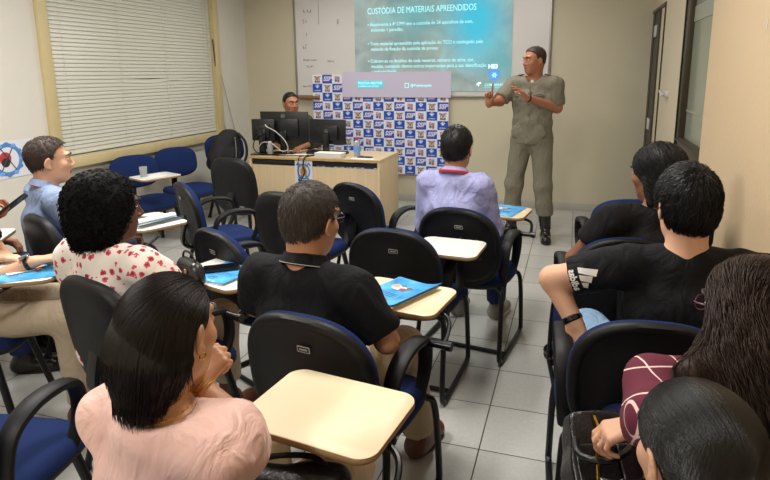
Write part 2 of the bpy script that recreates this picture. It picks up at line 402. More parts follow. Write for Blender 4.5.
def trace(prims, seeds, dirfn, steps, ds, off=.002, wave=None, free=999):
    """march strands along a direction field, held on the level set of prims"""
    P = seeds.copy(); out = []
    e = 2e-3
    f = lambda Q: field(prims, Q[:, 0], Q[:, 1], Q[:, 2])
    for s in range(steps):
        if s >= free:
            v = v*.75+np.array((0, 0, -1.))*.25+RNG.normal(0, .04, v.shape); v /= np.linalg.norm(v, axis=1, keepdims=True); P = P+v*ds; out.append(P.copy()); continue
        for _ in range(2):
            d = f(P); G = np.stack([f(P+np.eye(3)[i]*e)-d for i in range(3)], 1)/e; G /= np.linalg.norm(G, axis=1, keepdims=True)+1e-6
            P = P-G*np.clip(d-off, -.03, .03)[:, None]
        out.append(P.copy()); v = dirfn(P, s); v = v-G*(v*G).sum(1, keepdims=True)*.9; v /= np.linalg.norm(v, axis=1, keepdims=True)+1e-6; P = P+v*ds
    P = np.stack(out, 1)
    if wave is not None: P = wave(P)
    return P
def iso_plus(name, V1, F1, V2, F2, m, parent):
    V = np.concatenate([V1, V2]); F = np.concatenate([F1, F2+len(V1)]); me = np_mesh(name, V, F)
    return link_mesh(name, me, m, parent)
# ------------------------------------------------------------------ people
def rotm(yaw=0, pitch=0, roll=0):
    """yaw left, pitch nods down, roll tilts to own right (degrees)"""
    return np.array((Matrix.Rotation(R_(yaw), 3, 'Z') @ Matrix.Rotation(R_(-pitch), 3, 'X') @ Matrix.Rotation(R_(roll), 3, 'Y')))
def xf(prims, Rm, c):
    Rm = np.array(Rm); c = np.array(c, float); out = []
    for p in prims:
        cs = np.array([[(p.lo, p.hi)[i][0], (p.lo, p.hi)[j][1], (p.lo, p.hi)[k][2]] for i in (0, 1) for j in (0, 1) for k in (0, 1)]) @ Rm.T + c
        def mk(f):
            def fn(x, y, z):
                x, y, z = x-c[0], y-c[1], z-c[2]
                return f(x*Rm[0, 0]+y*Rm[1, 0]+z*Rm[2, 0], x*Rm[0, 1]+y*Rm[1, 1]+z*Rm[2, 1], x*Rm[0, 2]+y*Rm[1, 2]+z*Rm[2, 2])
            return fn
        out.append(Prim(mk(p.fn), cs.min(0), cs.max(0), p.op, p.k))
    return out
def head_prims(fem=False, ears=True):
    j = .92 if fem else 1.
    P = [ell((0, -.015, .038), (.076, .096, .080), k=.02), ell((0, -.042, -.018), (.058, .056, .058), k=.03),
         ell((0, .030, -.028), (.060*j, .064, .082), k=.03), ell((0, .026, -.070), (.052*j, .055, .042), k=.03), ell((0, .064, -.098), (.024*j, .020, .017), k=.03)]
    for s in (-1, 1):
        P += [ell((s*.037, .058, -.022), (.024, .026, .024), k=.02), cap((s*.012, .089, .031), (s*.036, .080, .033), .009 if fem else .011, k=.014)]
    P += [ell((s*.031, .103, .010), (.018, .016, .012), k=.014, op='s') for s in (-1, 1)]
    P += [ell((s*.031, .0775, .009), (.0145, .0120, .0115), k=.005) for s in (-1, 1)]
    P += [cap((0, .088, .018), (0, .108, -.022), .006, .0095, k=.010), ell((0, .106, -.027), (.010, .010, .009), k=.008)]
    P += [ell((s*.012, .098, -.031), (.008, .010, .007), k=.006) for s in (-1, 1)]
    P += [ell((0, .089, -.055), (.023, .009, .0065), k=.004), ell((0, .088, -.0665), (.019, .010, .0075), k=.003)]
    if ears:
        for s in (-1, 1):
            Re = rotm(0, 0, 0) @ np.array(Matrix.Rotation(R_(-12), 3, 'X')) @ np.array(Matrix.Rotation(R_(s*22), 3, 'Z'))
            P += [ell((s*.080, -.010, -.004), (.007, .019, .032), Rm=Re, k=.006), ell((s*.076, .0, -.03), (.006, .009, .011), k=.006),
                  ell((s*.088, -.006, -.002), (.0065, .010, .019), Rm=Re, k=.004, op='s')]
    return P
def hand_prims(w, d, n, right=True, curl=(.5, .5, .55, .6, .7), thumb=(.6, .5, .4), s=1., straight=None):
    w = np.array(w, float); d = np.array(d, float); d /= np.linalg.norm(d); n = np.array(n, float); n -= d*(n@d); n /= np.linalg.norm(n)
    l = np.cross(d, n)*(1 if right else -1); P = []
    P.append(cap(w-d*.02, w+d*.015, .025*s, .026*s, k=.015, flat=(n, .72)))
    offs = (.030, .0105, -.0095, -.028); ln = ((.041, .024, .021), (.045, .028, .022), (.041, .026, .021), (.032, .020, .019)); rad = (.0092, .0094, .0088, .0078)
    pl = (.086, .089, .084, .077)
    for i in range(4):
        base = w+(d*pl[i]+l*offs[i])*s
        P.append(cap(w+(d*.018+l*offs[i]*.55)*s, base, .0145*s, .0115*s, k=.012))
    for i in range(4):
        p = w+(d*pl[i]+l*offs[i])*s; c = curl[i+1]; a = c*.9; dr = d*math.cos(a)+n*math.sin(a)+l*offs[i]*3.2*(1-min(1, c)); dr /= np.linalg.norm(dr); r = rad[i]*s
        ang = a
        for q, L_ in enumerate(ln[i]):
            e = p+dr*L_*s; P.append(cap(p, e, r, r*.92, k=.0035 if q else .007)); p = e; r *= .93
            ang += c*1.25 if q == 0 else c*.8; dr = d*math.cos(ang)+n*math.sin(ang)+l*offs[i]*2*(1-min(1, c)); dr /= np.linalg.norm(dr)
    p = w+(d*.022+l*.020+n*.006)*s; dr = d*.62+l*thumb[0]+n*thumb[1]; dr /= np.linalg.norm(dr); r = .0135*s
    P.append(cap(w+d*.01*s, p, .018*s, .017*s, k=.012))
    for q, L_ in enumerate((.040, .032, .026)):
        e = p+dr*L_*s; P.append(cap(p, e, r, r*.84, k=.006)); p = e; r *= .86; dr = dr+(d*.5-l*.35+n*.15)*thumb[2]; dr /= np.linalg.norm(dr)
    return P
SEAT = dict(pel=(0, 0, .53), waist=(0, -.005, .68), chest=(0, -.01, .83), neck=(0, 0, .975), head=(0, .025, 1.14), shL=(-.170, -.01, .925), shR=(.170, -.01, .925),
            elL=(-.235, .09, .70), elR=(.235, .09, .70), wrL=(-.16, .31, .67), wrR=(.16, .31, .67), hipL=(-.09, .01, .53), hipR=(.09, .01, .53),
            knL=(-.12, .43, .52), knR=(.12, .43, .52), anL=(-.12, .45, .10), anR=(.12, .45, .10), toL=(-.13, .60, .035), toR=(.13, .60, .035))
def torso_prims(J, off=0., w=1., belly=0., arms_k=.05, hem=True):
    X = (1, 0, 0); g = lambda n: np.array(J[n], float)
    P = [ell(g('pel'), np.array((.165*w, .118, .105))+off, k=.04)] if hem else []
    P += [cap(g('pel')+(0, 0, .04), g('waist'), (.112+belly)*1.0+off, (.108+belly)+off, k=.05, flat=(X, 1.28*w)), cap(g('waist'), g('chest')-(0, 0, .02), .108+belly+off, .118+off, k=.05, flat=(X, 1.3*w)),
          ell(g('chest')+(0, 0, -.005), np.array((.158*w, .108, .125))+off, k=.05)]
    sh = (g('shL')+g('shR'))/2
    P += [cap(g('shL')+(sh-g('shL'))*.12, g('shR')+(sh-g('shR'))*.12, .050+off, k=.05)]
    P.append(ell((g('neck')+sh)/2+(0, -.018, -.012), np.array((.085, .062, .060))+off, k=.05))
    for s in ('shL', 'shR'): P.append(cap(g('neck')+(0, -.012, -.02), g(s)+(g('neck')-g(s))*.25+(0, 0, .01),   .034+off, .036+off, k=.04))
    return P
def limb(a, b, c, r, k=.03): return [cap(a, b, r[0], r[1], k=k), cap(b, c, r[1], r[2], k=.02)]
LIPS = .0
class Fig:
    def __init__(s, name, label, loc, yaw, J=None, headR=(0, 0, 0), head_at=None, base=SEAT, fem=False, group=None, w=1., belly=0.):
        s.J = dict(base); s.J = {k: np.array(v, float) for k, v in s.J.items()}
        if head_at is not None:
            hz = head_at[2]; z0 = .53; f = (hz-z0)/(s.J['head'][2]-z0)
            for k in ('waist', 'chest', 'neck', 'head', 'shL', 'shR', 'elL', 'elR', 'wrL', 'wrR'): s.J[k][2] = z0+(s.J[k][2]-z0)*f
        if J:
            for k, v in J.items(): s.J[k] = np.array(v, float)
        if head_at is not None:
            hz = head_at[2]; s.J['neck'][2] = hz-.136; s.J['shL'][2] = s.J['shR'][2] = hz-.192; s.J['chest'][2] = hz-.31
            s.J['head'][2] = head_at[2]; c, sn = math.cos(yaw), math.sin(yaw); h = s.J['head']; loc = (head_at[0]-(c*h[0]-sn*h[1]), head_at[1]-(sn*h[0]+c*h[1]), 0)
        s.loc, s.yaw, s.w, s.belly = loc, yaw, w, belly
        s.root = empty('person', loc, yaw, label, 'person', group); s.fem = fem
        s.HR = rotm(*headR); s.H = s.J['head']
    def local(s, p):   # world -> figure-local
        x, y = p[0]-s.loc[0], p[1]-s.loc[1]; c, sn = math.cos(-s.yaw), math.sin(-s.yaw); return np.array((c*x-sn*y, sn*x+c*y, p[2]))
    def hp(s, p): return s.HR @ np.array(p, float)+s.H
    def body(s, m, hands=(), h=.012, hh=.0045, legs=True, neck_r=.054, arm=(.044, .037, .025), hz=None, legr=(.07, .05, .036)):
        J = s.J; P = torso_prims(J, -.012, s.w, s.belly)
        P += [cap(J['neck']+(0, -.02, -.05), s.hp((0, -.022, -.045)), neck_r*1.08, neck_r, k=.03)]
        P += xf(head_prims(s.fem), s.HR, s.H)
        for a in 'LR':
            P += limb(J['sh'+a], J['el'+a], J['wr'+a], arm)
            if legs:
                P += limb(J['hip'+a], J['kn'+a], J['an'+a], legr) + [cap(J['an'+a]+(0, -.01, -.03), J['to'+a], .034, .026, k=.03)]
        Z = [(s.H, .125, hh)]
        for a in 'LR':
            hd = dict(hands).get(a); e, w_ = J['el'+a], J['wr'+a]; d = (w_-e)/np.linalg.norm(w_-e)
            if hd is None: hd = dict(d=d, n=(0, 0, -1) if abs(d[2]) < .8 else ((1 if a == 'L' else -1), 0, 0)); fine = None
            else: hd = dict(hd); hd.setdefault('d', d); fine = hd.pop('fine', .0048)
            P += hand_prims(w_, right=a == 'R', s=.92 if s.fem else 1., **hd)
            if fine: Z.append((w_+np.array(hd['d'])/np.linalg.norm(hd['d'])*.09, .10, fine))
            else: Z.append((w_+np.array(hd['d'])/np.linalg.norm(hd['d'])*.08, .08, .007))
        Hinv = s.HR.T; H = s.H
        def mf(c):
            q = (c-H) @ Hinv.T; lip = (np.linalg.norm(q, axis=1) < .14) & (np.abs(q[:, 2]+.0615) < .011-np.abs(q[:, 0])*.22) & (np.abs(q[:, 0]) < .025) & (q[:, 1] > .082)
            return lip.astype(int)
        s.bodyo = iso_obj('body', P, [m, MAT['lip']], s.root, h, Z, mf); 
        return s
    def face(s, brow=None, iris=None, open_=1.):
        for sd in (-1, 1):
            mb = MB(); c = s.hp((sd*.031, .0800, .0095)); M = Matrix.Translation(c) @ Matrix(s.HR).to_4x4()
            mb.sph((0, 0, 0), (.0115, .0122, .0050*open_), 0, 14, 8, M)
            mb.sph((0, .0076, 0), (.0050, .0052, .0046*open_), 1, 10, 6, M); e = mb.build('eye', [MAT['sclera'], iris or MAT['iris']], s.root)
            mb = MB(); pts = [s.hp((sd*x, y, z)) for x, y, z in ((.013, .1015, .030), (.023, .1010, .0355), (.035, .0960, .0365), (.047, .0830, .031))]
            mb.tube(spline(pts, 3), [.0022]+[.0036]*8+[.0012], 6, flat=(s.HR[:, 2], 1.)); mb.build('eyebrow', brow or MAT['hair_black'], s.root)
        return s
    def shirt(s, m, sleeve=.6, name='shirt', off=.006, sl=.014, neck=(.066, .062, .036), neck_off=(0, -.004, .030), h=.009, hem_z=None, fold=.0035, parts=None, matfn=None, puff=0., long_=False, seed=1., extra=(), shw=0.):
        J = s.J; P = torso_prims(J, off, s.w, s.belly)
        for a in 'LR':
            sh, el, wr = J['sh'+a], J['el'+a], J['wr'+a]; S = []
            if sleeve <= 1: end = sh+(el-sh)*sleeve; dr = (el-sh)
            else: end = el+(wr-el)*(sleeve-1); dr = wr-el
            dr = dr/np.linalg.norm(dr)
            if sleeve <= 1: S = [cap(sh, sh+(el-sh)*min(1.2, sleeve+.3), .050+sl, (.046+sl)+.002)]
            else: S = [cap(sh, el, .050+sl, .041+sl), cap(el, end+dr*.05, .041+sl, (.030+sl)*1.0, k=.02)]
            if puff: S.append(ell(sh+(el-sh)*.42, (.068+puff, .068+puff, .085), k=.03))
            S.append(halfspace(end, dr, .004)); g = group(S, 'u', .035); P.append(g)
        P += list(extra)
        if neck: P.append(ell(J['neck']+np.array(neck_off), neck, k=.006, op='s'))
        if hem_z is not None: P.append(halfspace((0, 0, hem_z), (0, 0, -1)))
        if fold:
            P.append(Prim(lambda x, y, z: fold*(np.sin(34*z+9*x+4*np.sin(11*x+seed)+3*np.sin(17*y))*np.sin(13*x+7*z+seed)+.6*np.sin(51*z-23*x+5*np.sin(19*x+2*seed+8*z))*np.sin(9*y+3+seed)), (-9,)*3, (9,)*3, 'd', .01))
        s.sp = P
        s.shirto = iso_obj(name, P, m, s.root, h, (), matfn); return s
    def trousers(s, m, name='trousers', r=(.086, .070, .060), h=.012, end=.97, fold=.003):
        J = s.J; P = [ell(J['pel']+(0, 0, .005), np.array((.172*s.w, .122, .108)), k=.04)]
        for a in 'LR':
            hi, kn, an = J['hip'+a], J['kn'+a], J['an'+a]; e = kn+(an-kn)*end; d = (an-kn)/np.linalg.norm(an-kn)
            P.append(group([cap(hi, kn, r[0], r[1]), cap(kn, e+d*.06, r[1], r[2], k=.03), halfspace(e, d)], 'u', .04))
        P.append(Prim(lambda x, y, z: fold*np.sin(30*z+12*y+4*np.sin(9*x))*np.sin(16*x+12*y), (-9,)*3, (9,)*3, 'd', .01))
        iso_obj(name, P, m, s.root, h); return s
    def shoes(s, m, sole=None, name='shoe', high=.05):
        for a in 'LR':
            an, to = s.J['an'+a], s.J['to'+a]; d = to-an; d[2] = 0; d /= np.linalg.norm(d); heel = np.array((an[0], an[1], 0))-d*.055; tip = np.array((an[0], an[1], 0))+d*.195
            zb = min(an[2]-.10, to[2]-.035); zb = max(0, zb); up = np.array((0, 0, 1.))
            P = [cap(heel+d*.03+up*(zb+.045), an+(0, 0, high-.03), .040, .040, k=.03), cap(heel+d*.03+up*(zb+.04), tip-d*.05+up*(zb+.036), .040, .038, k=.03, flat=(np.cross(d, up), 1.15)), cap(heel+d*.08+up*(zb+.06), an+d*.03+up*(.0), .036, .036, k=.04),
                 halfspace(heel+up*(zb+.006), (0, 0, -1), .004), halfspace(an+up*high, (0, 0, 1), .004)]
            iso_obj(name, P, m, s.root, .008)
            so = MB(); o = []
            lat = np.cross(d, up)
            for i in range(28):
                w = 2*PI*i/28; t = math.cos(w); u = math.sin(w); q = (heel+tip)/2+d*t*.125*abs(t)**-.15+lat*u*(.045+.006*t); o.append((q[0], q[1]))
            so.slab(o[::-1] if sum((o[i][0]*o[(i+1) % 28][1]-o[(i+1) % 28][0]*o[i][1]) for i in range(28)) < 0 else o, zb, zb+.02, .003); so.build('sole', sole or MAT['sole_dark'], s.root)
        return s
    def collar(s, m, r=.066, hgt=.03, open_=0.0, piping=None, name='collar', up=0.):
        """fold-down collar band round the neck"""
        c = s.J['neck']+np.array((0, -.008, .012+up)); tilt = rotm(0, 18, 0); n = 36; vs = []; fs = []
        prof = [(-.002, -.018), (.0, hgt*.55), (.004, hgt*.62), (.012, hgt*.3), (.020, -.016), (.016, -.020), (.006, hgt*.1)]
        for i in range(n+1):
            w = PI/2+open_+(2*PI-2*open_)*i/n; e = (math.cos(w), math.sin(w))
            for (a, b) in prof:
                q = tilt @ np.array((e[0]*(r+a), e[1]*(r*.98+a), b+(.006 if e[1] < 0 else -.012*e[1])))+c; vs.append(q)
        k = len(prof)
        for i in range(n):
            for j in range(k): fs.append((i*k+j, (i+1)*k+j, (i+1)*k+(j+1) % k, i*k+(j+1) % k))
        fs.append(tuple(range(k))); fs.append(tuple(n*k+j for j in range(k))[::-1])
        mb = MB(); mb.add(vs, fs); o = mb.build(name, m, s.root, sharp=50)
        if piping is not None:
            pm = MB(); pm.tube([vs[i*k+4] for i in range(n+1)], .0016, 5); pm.build('piping', piping, o)
        return s
    def short_hair(s, m, t=.008, line=None, h=.006, strands=900, sl=.02, sr=.0011, part='hair', back=-.075, whorl=(0, -.06, .1), lift=.35, fade=.45, side=.4):
        line = line or [(-.12, back), (-.06, back+.004), (-.035, -.045), (-.022, .008), (.008, .012), (.018, .022), (.030, .056), (.055, .080), (.085, .094), (.12, .11)]
        ly = np.array([a[0] for a in line]); lz = np.array([a[1] for a in line])
        P = [ell((0, -.015, .038), (.076+t*side, .096+t*.9, .080+t*1.2), k=.02), ell((0, -.042, -.018), (.058+t*fade, .056+t*fade*1.3, .058+t*fade), k=.03), ell((0, .02, .03), (.062+t*side, .06+t*.4, .06+t), k=.03),
             Prim(lambda x, y, z: np.interp(y, ly, lz)-z+0*x, (-9,)*3, (9,)*3, 'i', .006)]
        Pn = P+[Prim(lambda x, y, z: .0012*np.sin(210*x+60*z)*np.sin(190*y+30*z)*np.ones_like(z), (-9,)*3, (9,)*3, 'd', .01)]
        V1, F1 = iso_mesh(Pn, h); 
        if strands:
            top = V1[np.interp(V1[:, 1], ly, lz) < V1[:, 2]-.004]; sd = top[RNG.integers(0, len(top), strands)]+RNG.normal(0, .0015, (strands, 3))
            wh = np.array(whorl); jit = RNG.normal(0, .35, (strands, 3))
            S = 5; PP = trace(P[:3], sd, lambda Q, i: (Q-wh)/np.linalg.norm(Q-wh, axis=1, keepdims=True)+np.array((0, .15, -.35))+jit, S, sl/(S-1), .0015)
            c0 = np.array((0, -.01, .0)); nrm = (PP-c0)/np.linalg.norm(PP-c0, axis=2, keepdims=True); PP = PP+nrm*(np.linspace(0, 1, S)**1.3)[None, :, None]*sl*lift*RNG.uniform(.2, 1, (strands, 1, 1))
            V2, F2 = strands_mesh(PP, sr); V1, F1 = np.concatenate([V1, V2]), np.concatenate([F1, F2+len(V1)])
        V1 = V1 @ s.HR.T+s.H; me = np_mesh(part, V1, F1); link_mesh(part, me, m, s.root); return s
    def part(s, name, mb, m, parent=None, **k): return mb.build(name, m, parent or s.root, **k)
LAMP = {(-2.6, 2.3): (78, 'at the left of the middle of the room'), (-.55, 2.3): (46, 'at the right of the middle of the room'), (-2.6, 5.3): (26, 'over the desk'), (-.75, 5.2): (24, 'near the standing officer'), (-1.5, -.7): (62, 'behind the audience')}
EXPO = -0.13
# ------------------------------------------------------------------ palette
MAT = {}
def MM(n, *a, **k): MAT[n] = mat(n, *a, **k)
MM('blue_fabric', srgb(22, 40, 86), rough=.9, bump=.25, bscale=400, var=.12, vscale=9, spec=.2)
MM('black_plastic', srgb(17, 17, 19), rough=.5, spec=.3, bump=.12, bscale=300, var=.15, vscale=5)
MM('black_gloss', srgb(16, 16, 18), rough=.25)
MM('black_metal', srgb(20, 20, 22), rough=.35, metal=.3)
MM('pan_black', srgb(18, 18, 19), rough=.6)
MM('tablet_cream', srgb(228, 212, 178), rough=.45, var=.03, vscale=3); MM('tablet_white', srgb(228, 226, 220), rough=.3, var=.03, vscale=3)
MM('tablet_edge', srgb(150, 120, 80), rough=.6)
MM('sticker', srgb(150, 150, 148), rough=.5)
MM('chrome', srgb(200, 200, 200), rough=.2, metal=1.); MM('steel', srgb(130, 132, 132), rough=.35, metal=.9); MM('gold', srgb(214, 165, 70), rough=.25, metal=1.)
MM('lip', srgb(150, 84, 74), rough=.5, sss=.05); MM('sclera', srgb(225, 220, 212), rough=.2); MM('iris', srgb(35, 22, 15), rough=.1)
for n, c in (('skin_tan', (178, 128, 98)), ('skin_light', (208, 160, 130)), ('skin_olive', (190, 140, 108)), ('skin_brown', (122, 78, 54)), ('skin_dark', (96, 60, 42)), ('skin_medium', (168, 112, 82))):
    MM(n, srgb(*c), rough=.48, sss=.12, bump=.08, bscale=220, var=.07, vscale=14)
MAT['hair_black'] = hair_mat('hair_black', srgb(15, 13, 13), rough=.45, spec=.35); MAT['hair_brown'] = hair_mat('hair_brown', srgb(50, 34, 26), rough=.5, spec=.3); MAT['hair_dark'] = hair_mat('hair_dark', srgb(24, 17, 15), rough=.45, spec=.35)
MAT['hair_sleek'] = hair_mat('hair_sleek', srgb(11, 9, 9), rough=.36, spec=.45); MAT['hair_afro'] = hair_mat('hair_afro', srgb(12, 10, 10), rough=.7, spec=.15); MAT['hair_grey'] = hair_mat('hair_grey', srgb(70, 62, 56), rough=.55); MAT['hair_cropped'] = hair_mat('hair_cropped', srgb(54, 40, 32), rough=.6)
MAT['navy_polo'] = cloth('navy_polo', srgb(13, 14, 19), wr=.5); MM('white_piping', srgb(170, 165, 155), rough=.7)
MAT['black_cotton'] = cloth('black_cotton', srgb(15, 16, 20), wr=.6); MAT['black_dress'] = cloth('black_dress', srgb(14, 13, 15), wr=.5)
MAT['lilac_cotton'] = cloth('lilac_cotton', srgb(152, 154, 196), wr=.7, ws=8); MAT['greyblue_cotton'] = cloth('greyblue_cotton', srgb(128, 145, 176), wr=.7, ws=8)
MM('red_ribbon', srgb(190, 38, 62), rough=.6); MAT['pink_satin'] = cloth('pink_satin', srgb(226, 184, 172), rough=.45, wr=.6, ws=7, sheen=.2)
MAT['khaki'] = cloth('khaki', srgb(182, 162, 130), wr=.6); MAT['beige_cotton'] = cloth('beige_cotton', srgb(176, 160, 138), wr=.6); MAT['cream_trousers'] = cloth('cream_trousers', srgb(220, 200, 168), wr=.6)
MAT['denim'] = cloth('denim', srgb(34, 48, 92), wr=.6); MAT['light_denim'] = cloth('light_denim', srgb(120, 150, 180), wr=.6)
MAT['uniform'] = cloth('uniform', srgb(122, 117, 102), wr=.45, ws=13); MM('uniform_dark', srgb(74, 70, 62), rough=.85); MAT['olive_dark'] = cloth('olive_dark', srgb(62, 64, 52), wr=.6)
MM('boot', srgb(16, 15, 15), rough=.22); MM('sole_dark', srgb(28, 24, 22), rough=.7); MM('brown_leather', srgb(96, 52, 36), rough=.45, bump=.15, bscale=60); MM('grey_canvas', srgb(140, 136, 130), rough=.8); MM('white_rubber', srgb(205, 200, 192), rough=.6)
MM('white_cotton', srgb(225, 222, 216), rough=.8); MM('black_leather', srgb(16, 15, 16), rough=.33, bump=.25, bscale=90, coat=.2); MM('black_nylon', srgb(18, 18, 21), rough=.8, bump=.3, bscale=200)
MM('screen_dark', srgb(12, 12, 14), rough=.15, coat=.5); MM('phone_body', srgb(24, 24, 26), rough=.3); MM('paper', srgb(232, 230, 224), rough=.8); MM('print_ink', srgb(60, 110, 170), rough=.7); MM('skinlike_print', srgb(222, 160, 120), rough=.6); MM('brown_print', srgb(120, 78, 60), rough=.6); MM('green_print', srgb(60, 140, 110), rough=.6)
MM('monitor_black', srgb(17, 18, 20), rough=.4); MM('cable_black', srgb(15, 15, 15), rough=.5); MM('cable_white', srgb(190, 188, 182), rough=.5); MM('white_plastic', srgb(214, 212, 206), rough=.35); MM('bottle_clear', srgb(215, 222, 224), rough=.1, trans=.6); MM('red_cap', srgb(190, 40, 40), rough=.4)
MM('banner_white', srgb(226, 226, 234), rough=.7); MM('banner_blue', srgb(26, 72, 176), rough=.7); MM('banner_lightblue', srgb(110, 160, 225), rough=.7); MM('banner_red', srgb(196, 84, 66), rough=.7); MM('banner_gold', srgb(178, 130, 60), rough=.7); MM('banner_black', srgb(55, 55, 70), rough=.7); MM('banner_teal', srgb(60, 120, 170), rough=.7)
MM('board_white', srgb(206, 202, 200), rough=.22, var=.04, vscale=3); MM('alu', srgb(150, 146, 140), rough=.4, metal=.6); MM('marker_ink', srgb(120, 110, 110), rough=.6); MM('marker_red', srgb(150, 70, 70), rough=.6); MM('wood_tray', srgb(140, 95, 60), rough=.6)
MM('projection_tinted_sheet', srgb(196, 190, 212), rough=.6)
MM('frame_cream', srgb(196, 180, 136), rough=.5, var=.05, vscale=5); MM('slat', srgb(202, 201, 188), rough=.35); MM('cord_white', srgb(200, 196, 180), rough=.6)
MM('dark_jamb', srgb(22, 22, 24), rough=.4); MM('bronze', srgb(74, 66, 50), rough=.4, metal=.4); MM('latch', srgb(210, 210, 208), rough=.35, metal=.3)
MM('ceiling_paint', srgb(225, 222, 214), rough=.8); MM('glass_dusty', srgb(140, 146, 132), rough=.12, trans=0., spec=.8)
MM('poster_white', srgb(214, 216, 226), rough=.5); MM('poster_blue', srgb(78, 130, 190), rough=.5); MM('poster_black', srgb(40, 40, 46), rough=.5); MM('poster_red', srgb(170, 60, 60), rough=.5)
MAT['wood'] = wood_mat('birch_laminate', srgb(212, 190, 154)); MAT['wood_edge'] = wood_mat('birch_edge', srgb(196, 160, 96))
MAT['floral'] = floral_mat(); MAT['plaid'] = plaid_mat(); MAT['brochure'] = brochure_mat()
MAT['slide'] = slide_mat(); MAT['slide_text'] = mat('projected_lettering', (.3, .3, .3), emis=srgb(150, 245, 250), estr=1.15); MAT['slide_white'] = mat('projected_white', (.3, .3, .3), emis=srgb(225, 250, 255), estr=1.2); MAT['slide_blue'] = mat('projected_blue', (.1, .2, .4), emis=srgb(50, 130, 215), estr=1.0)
MAT['lamp'] = mat('lamp_diffuser', (.9, .9, .9), emis=(1, .97, .92), estr=3.)
WALLB = wall_mat('wall_back_paint', srgb(196, 188, 164)); WALLL = wall_mat('wall_left_paint', srgb(208, 204, 194)); WALLR = wall_mat('wall_right_paint', srgb(200, 176, 142))
PANEL = wall_mat('partition_panel', srgb(190, 178, 154))

# ------------------------------------------------------------------ camera
CAMZ = 1.72*.905; FPX = 583.876; CY = 190.96
_f = np.array((-.30236238, .93215584, -.19915444)); _r = np.array((.95173881, .30677485, -.00907859)); _u = np.array((-.05263291, .19228803, .97992606))
cam = D.cameras.new('camera'); cam.sensor_width = 36; cam.lens = FPX/770*36; cam.shift_y = -(240-CY)/770; cam.clip_start = .05
co = D.objects.new('camera', cam); COL.objects.link(co)
co.matrix_world = Matrix(((_r[0], _u[0], -_f[0], 0), (_r[1], _u[1], -_f[1], 0), (_r[2], _u[2], -_f[2], CAMZ), (0, 0, 0, 1)))
bpy.context.scene.camera = co
def at(x, y, d):      # world point seen at (x, y) of the photograph at distance d
    return np.array((0, 0, CAMZ))+d*(_f+_r*(x-385)/FPX+_u*(CY-y)/FPX)
def atz(x, y, z):
    v = _f+_r*(x-385)/FPX+_u*(CY-y)/FPX; return np.array((0, 0, CAMZ))+v*((z-CAMZ)/v[2])

# ------------------------------------------------------------------ room
XL, XR, YB, YF, ZC = -4.06, .72, 6.79, -2.2, 2.78
def struct(name, mb, m, parent=None, **k):
    o = mb.build(name, m, parent, **k); o['kind'] = 'structure'; return o
T = .12
struct('floor', MB().box(((XL+XR)/2, (YB+YF)/2, -.05), (XR-XL+.5, YB-YF+.5, .1)), tile_mat(), smooth=False)
struct('ceiling', MB().box(((XL+XR)/2, (YB+YF)/2, ZC+.05), (XR-XL+.5, YB-YF+.5, .1)), MAT['ceiling_paint'], smooth=False)
struct('wall_back', MB().box(((XL+XR)/2, YB+T/2, ZC/2), (XR-XL+.3, T, ZC)), WALLB, smooth=False)
struct('wall_rear', MB().box(((XL+XR)/2, YF-T/2, ZC/2), (XR-XL+.3, T, ZC)), WALLB, smooth=False)
WY0, WY1, WZ0, WZ1 = 3.76, 6.06, .88, 2.42
w = MB()
w.box((XL-T/2, (YF+WY0)/2, ZC/2), (T, WY0-YF, ZC)).box((XL-T/2, (YB+WY1)/2, ZC/2), (T, YB-WY1, ZC)).box((XL-T/2, (WY0+WY1)/2, WZ0/2), (T, WY1-WY0, WZ0)).box((XL-T/2, (WY0+WY1)/2, (ZC+WZ1)/2), (T, WY1-WY0, ZC-WZ1))
struct('wall_left', w, WALLL, smooth=False)
# window on the left wall
f = MB(); fw = .095
for (yc, zc, dy, dz) in ((WY0-fw/2+.01, (WZ0+WZ1)/2, fw, WZ1-WZ0+2*fw), (WY1+fw/2-.01, (WZ0+WZ1)/2, fw, WZ1-WZ0+2*fw), ((WY0+WY1)/2, WZ1+fw/2, WY1-WY0, fw)):
    f.box((XL+.012, yc, zc), (.05, dy, dz), bev=.004)
win = struct('window_1', f, MAT['frame_cream'])
s_ = MB(); s_.box((XL+.03, (WY0+WY1)/2, WZ0-.045), (.09, WY1-WY0+.18, .085), bev=.005); struct('window_sill', s_, MAT['frame_cream'], win)
s_ = MB()
for (yc, zc, dy, dz) in ((WY0+.012, (WZ0+WZ1)/2, .025, WZ1-WZ0), (WY1-.012, (WZ0+WZ1)/2, .025, WZ1-WZ0)): s_.box((XL-.04, yc, zc), (.11, dy, dz))
struct('window_reveal', s_, MAT['frame_cream'], win)
s_ = MB(); s_.box((XL-.10, (WY0+WY1)/2, (WZ0+WZ1)/2), (.008, WY1-WY0, WZ1-WZ0)); struct('window_pane', s_, MAT['glass_dusty'], win)
# venetian blind
bl = empty('venetian_blind', (XL-.02, (WY0+WY1)/2, WZ0+.02), 0, 'cream horizontal venetian blind filling the window on the left wall', 'blind')
mb = MB(); n = 44; L_ = (WY1-WY0-.05)
zz = WZ1-WZ0-.06
for i in range(n):
    z = .02+zz*i/(n-1); tl = R_(74); cw, sw = .0205*math.cos(tl), .0205*math.sin(tl); bow = []
    segs = 26
    for k in range(segs+1):
        y = -L_/2+L_*k/segs; dz = 0
        if i == 17: dz = -.016*math.exp(-((y-.05)/.28)**2)+.012*math.exp(-((y-.38)/.16)**2)
        if i == 16: dz = -.010*math.exp(-((y-.02)/.3)**2)
        if i == 3: dz = -.01*math.exp(-((y-.5)/.2)**2)
        bow += [(-cw, y, z+sw+dz), (.002, y, z+dz+.002), (cw, y, z-sw+dz)]
    mb.add(bow, [(k*3+a, k*3+3+a, k*3+4+a, k*3+1+a) for k in range(segs) for a in (0, 1)])
mb.build('slats', MAT['slat'], bl)
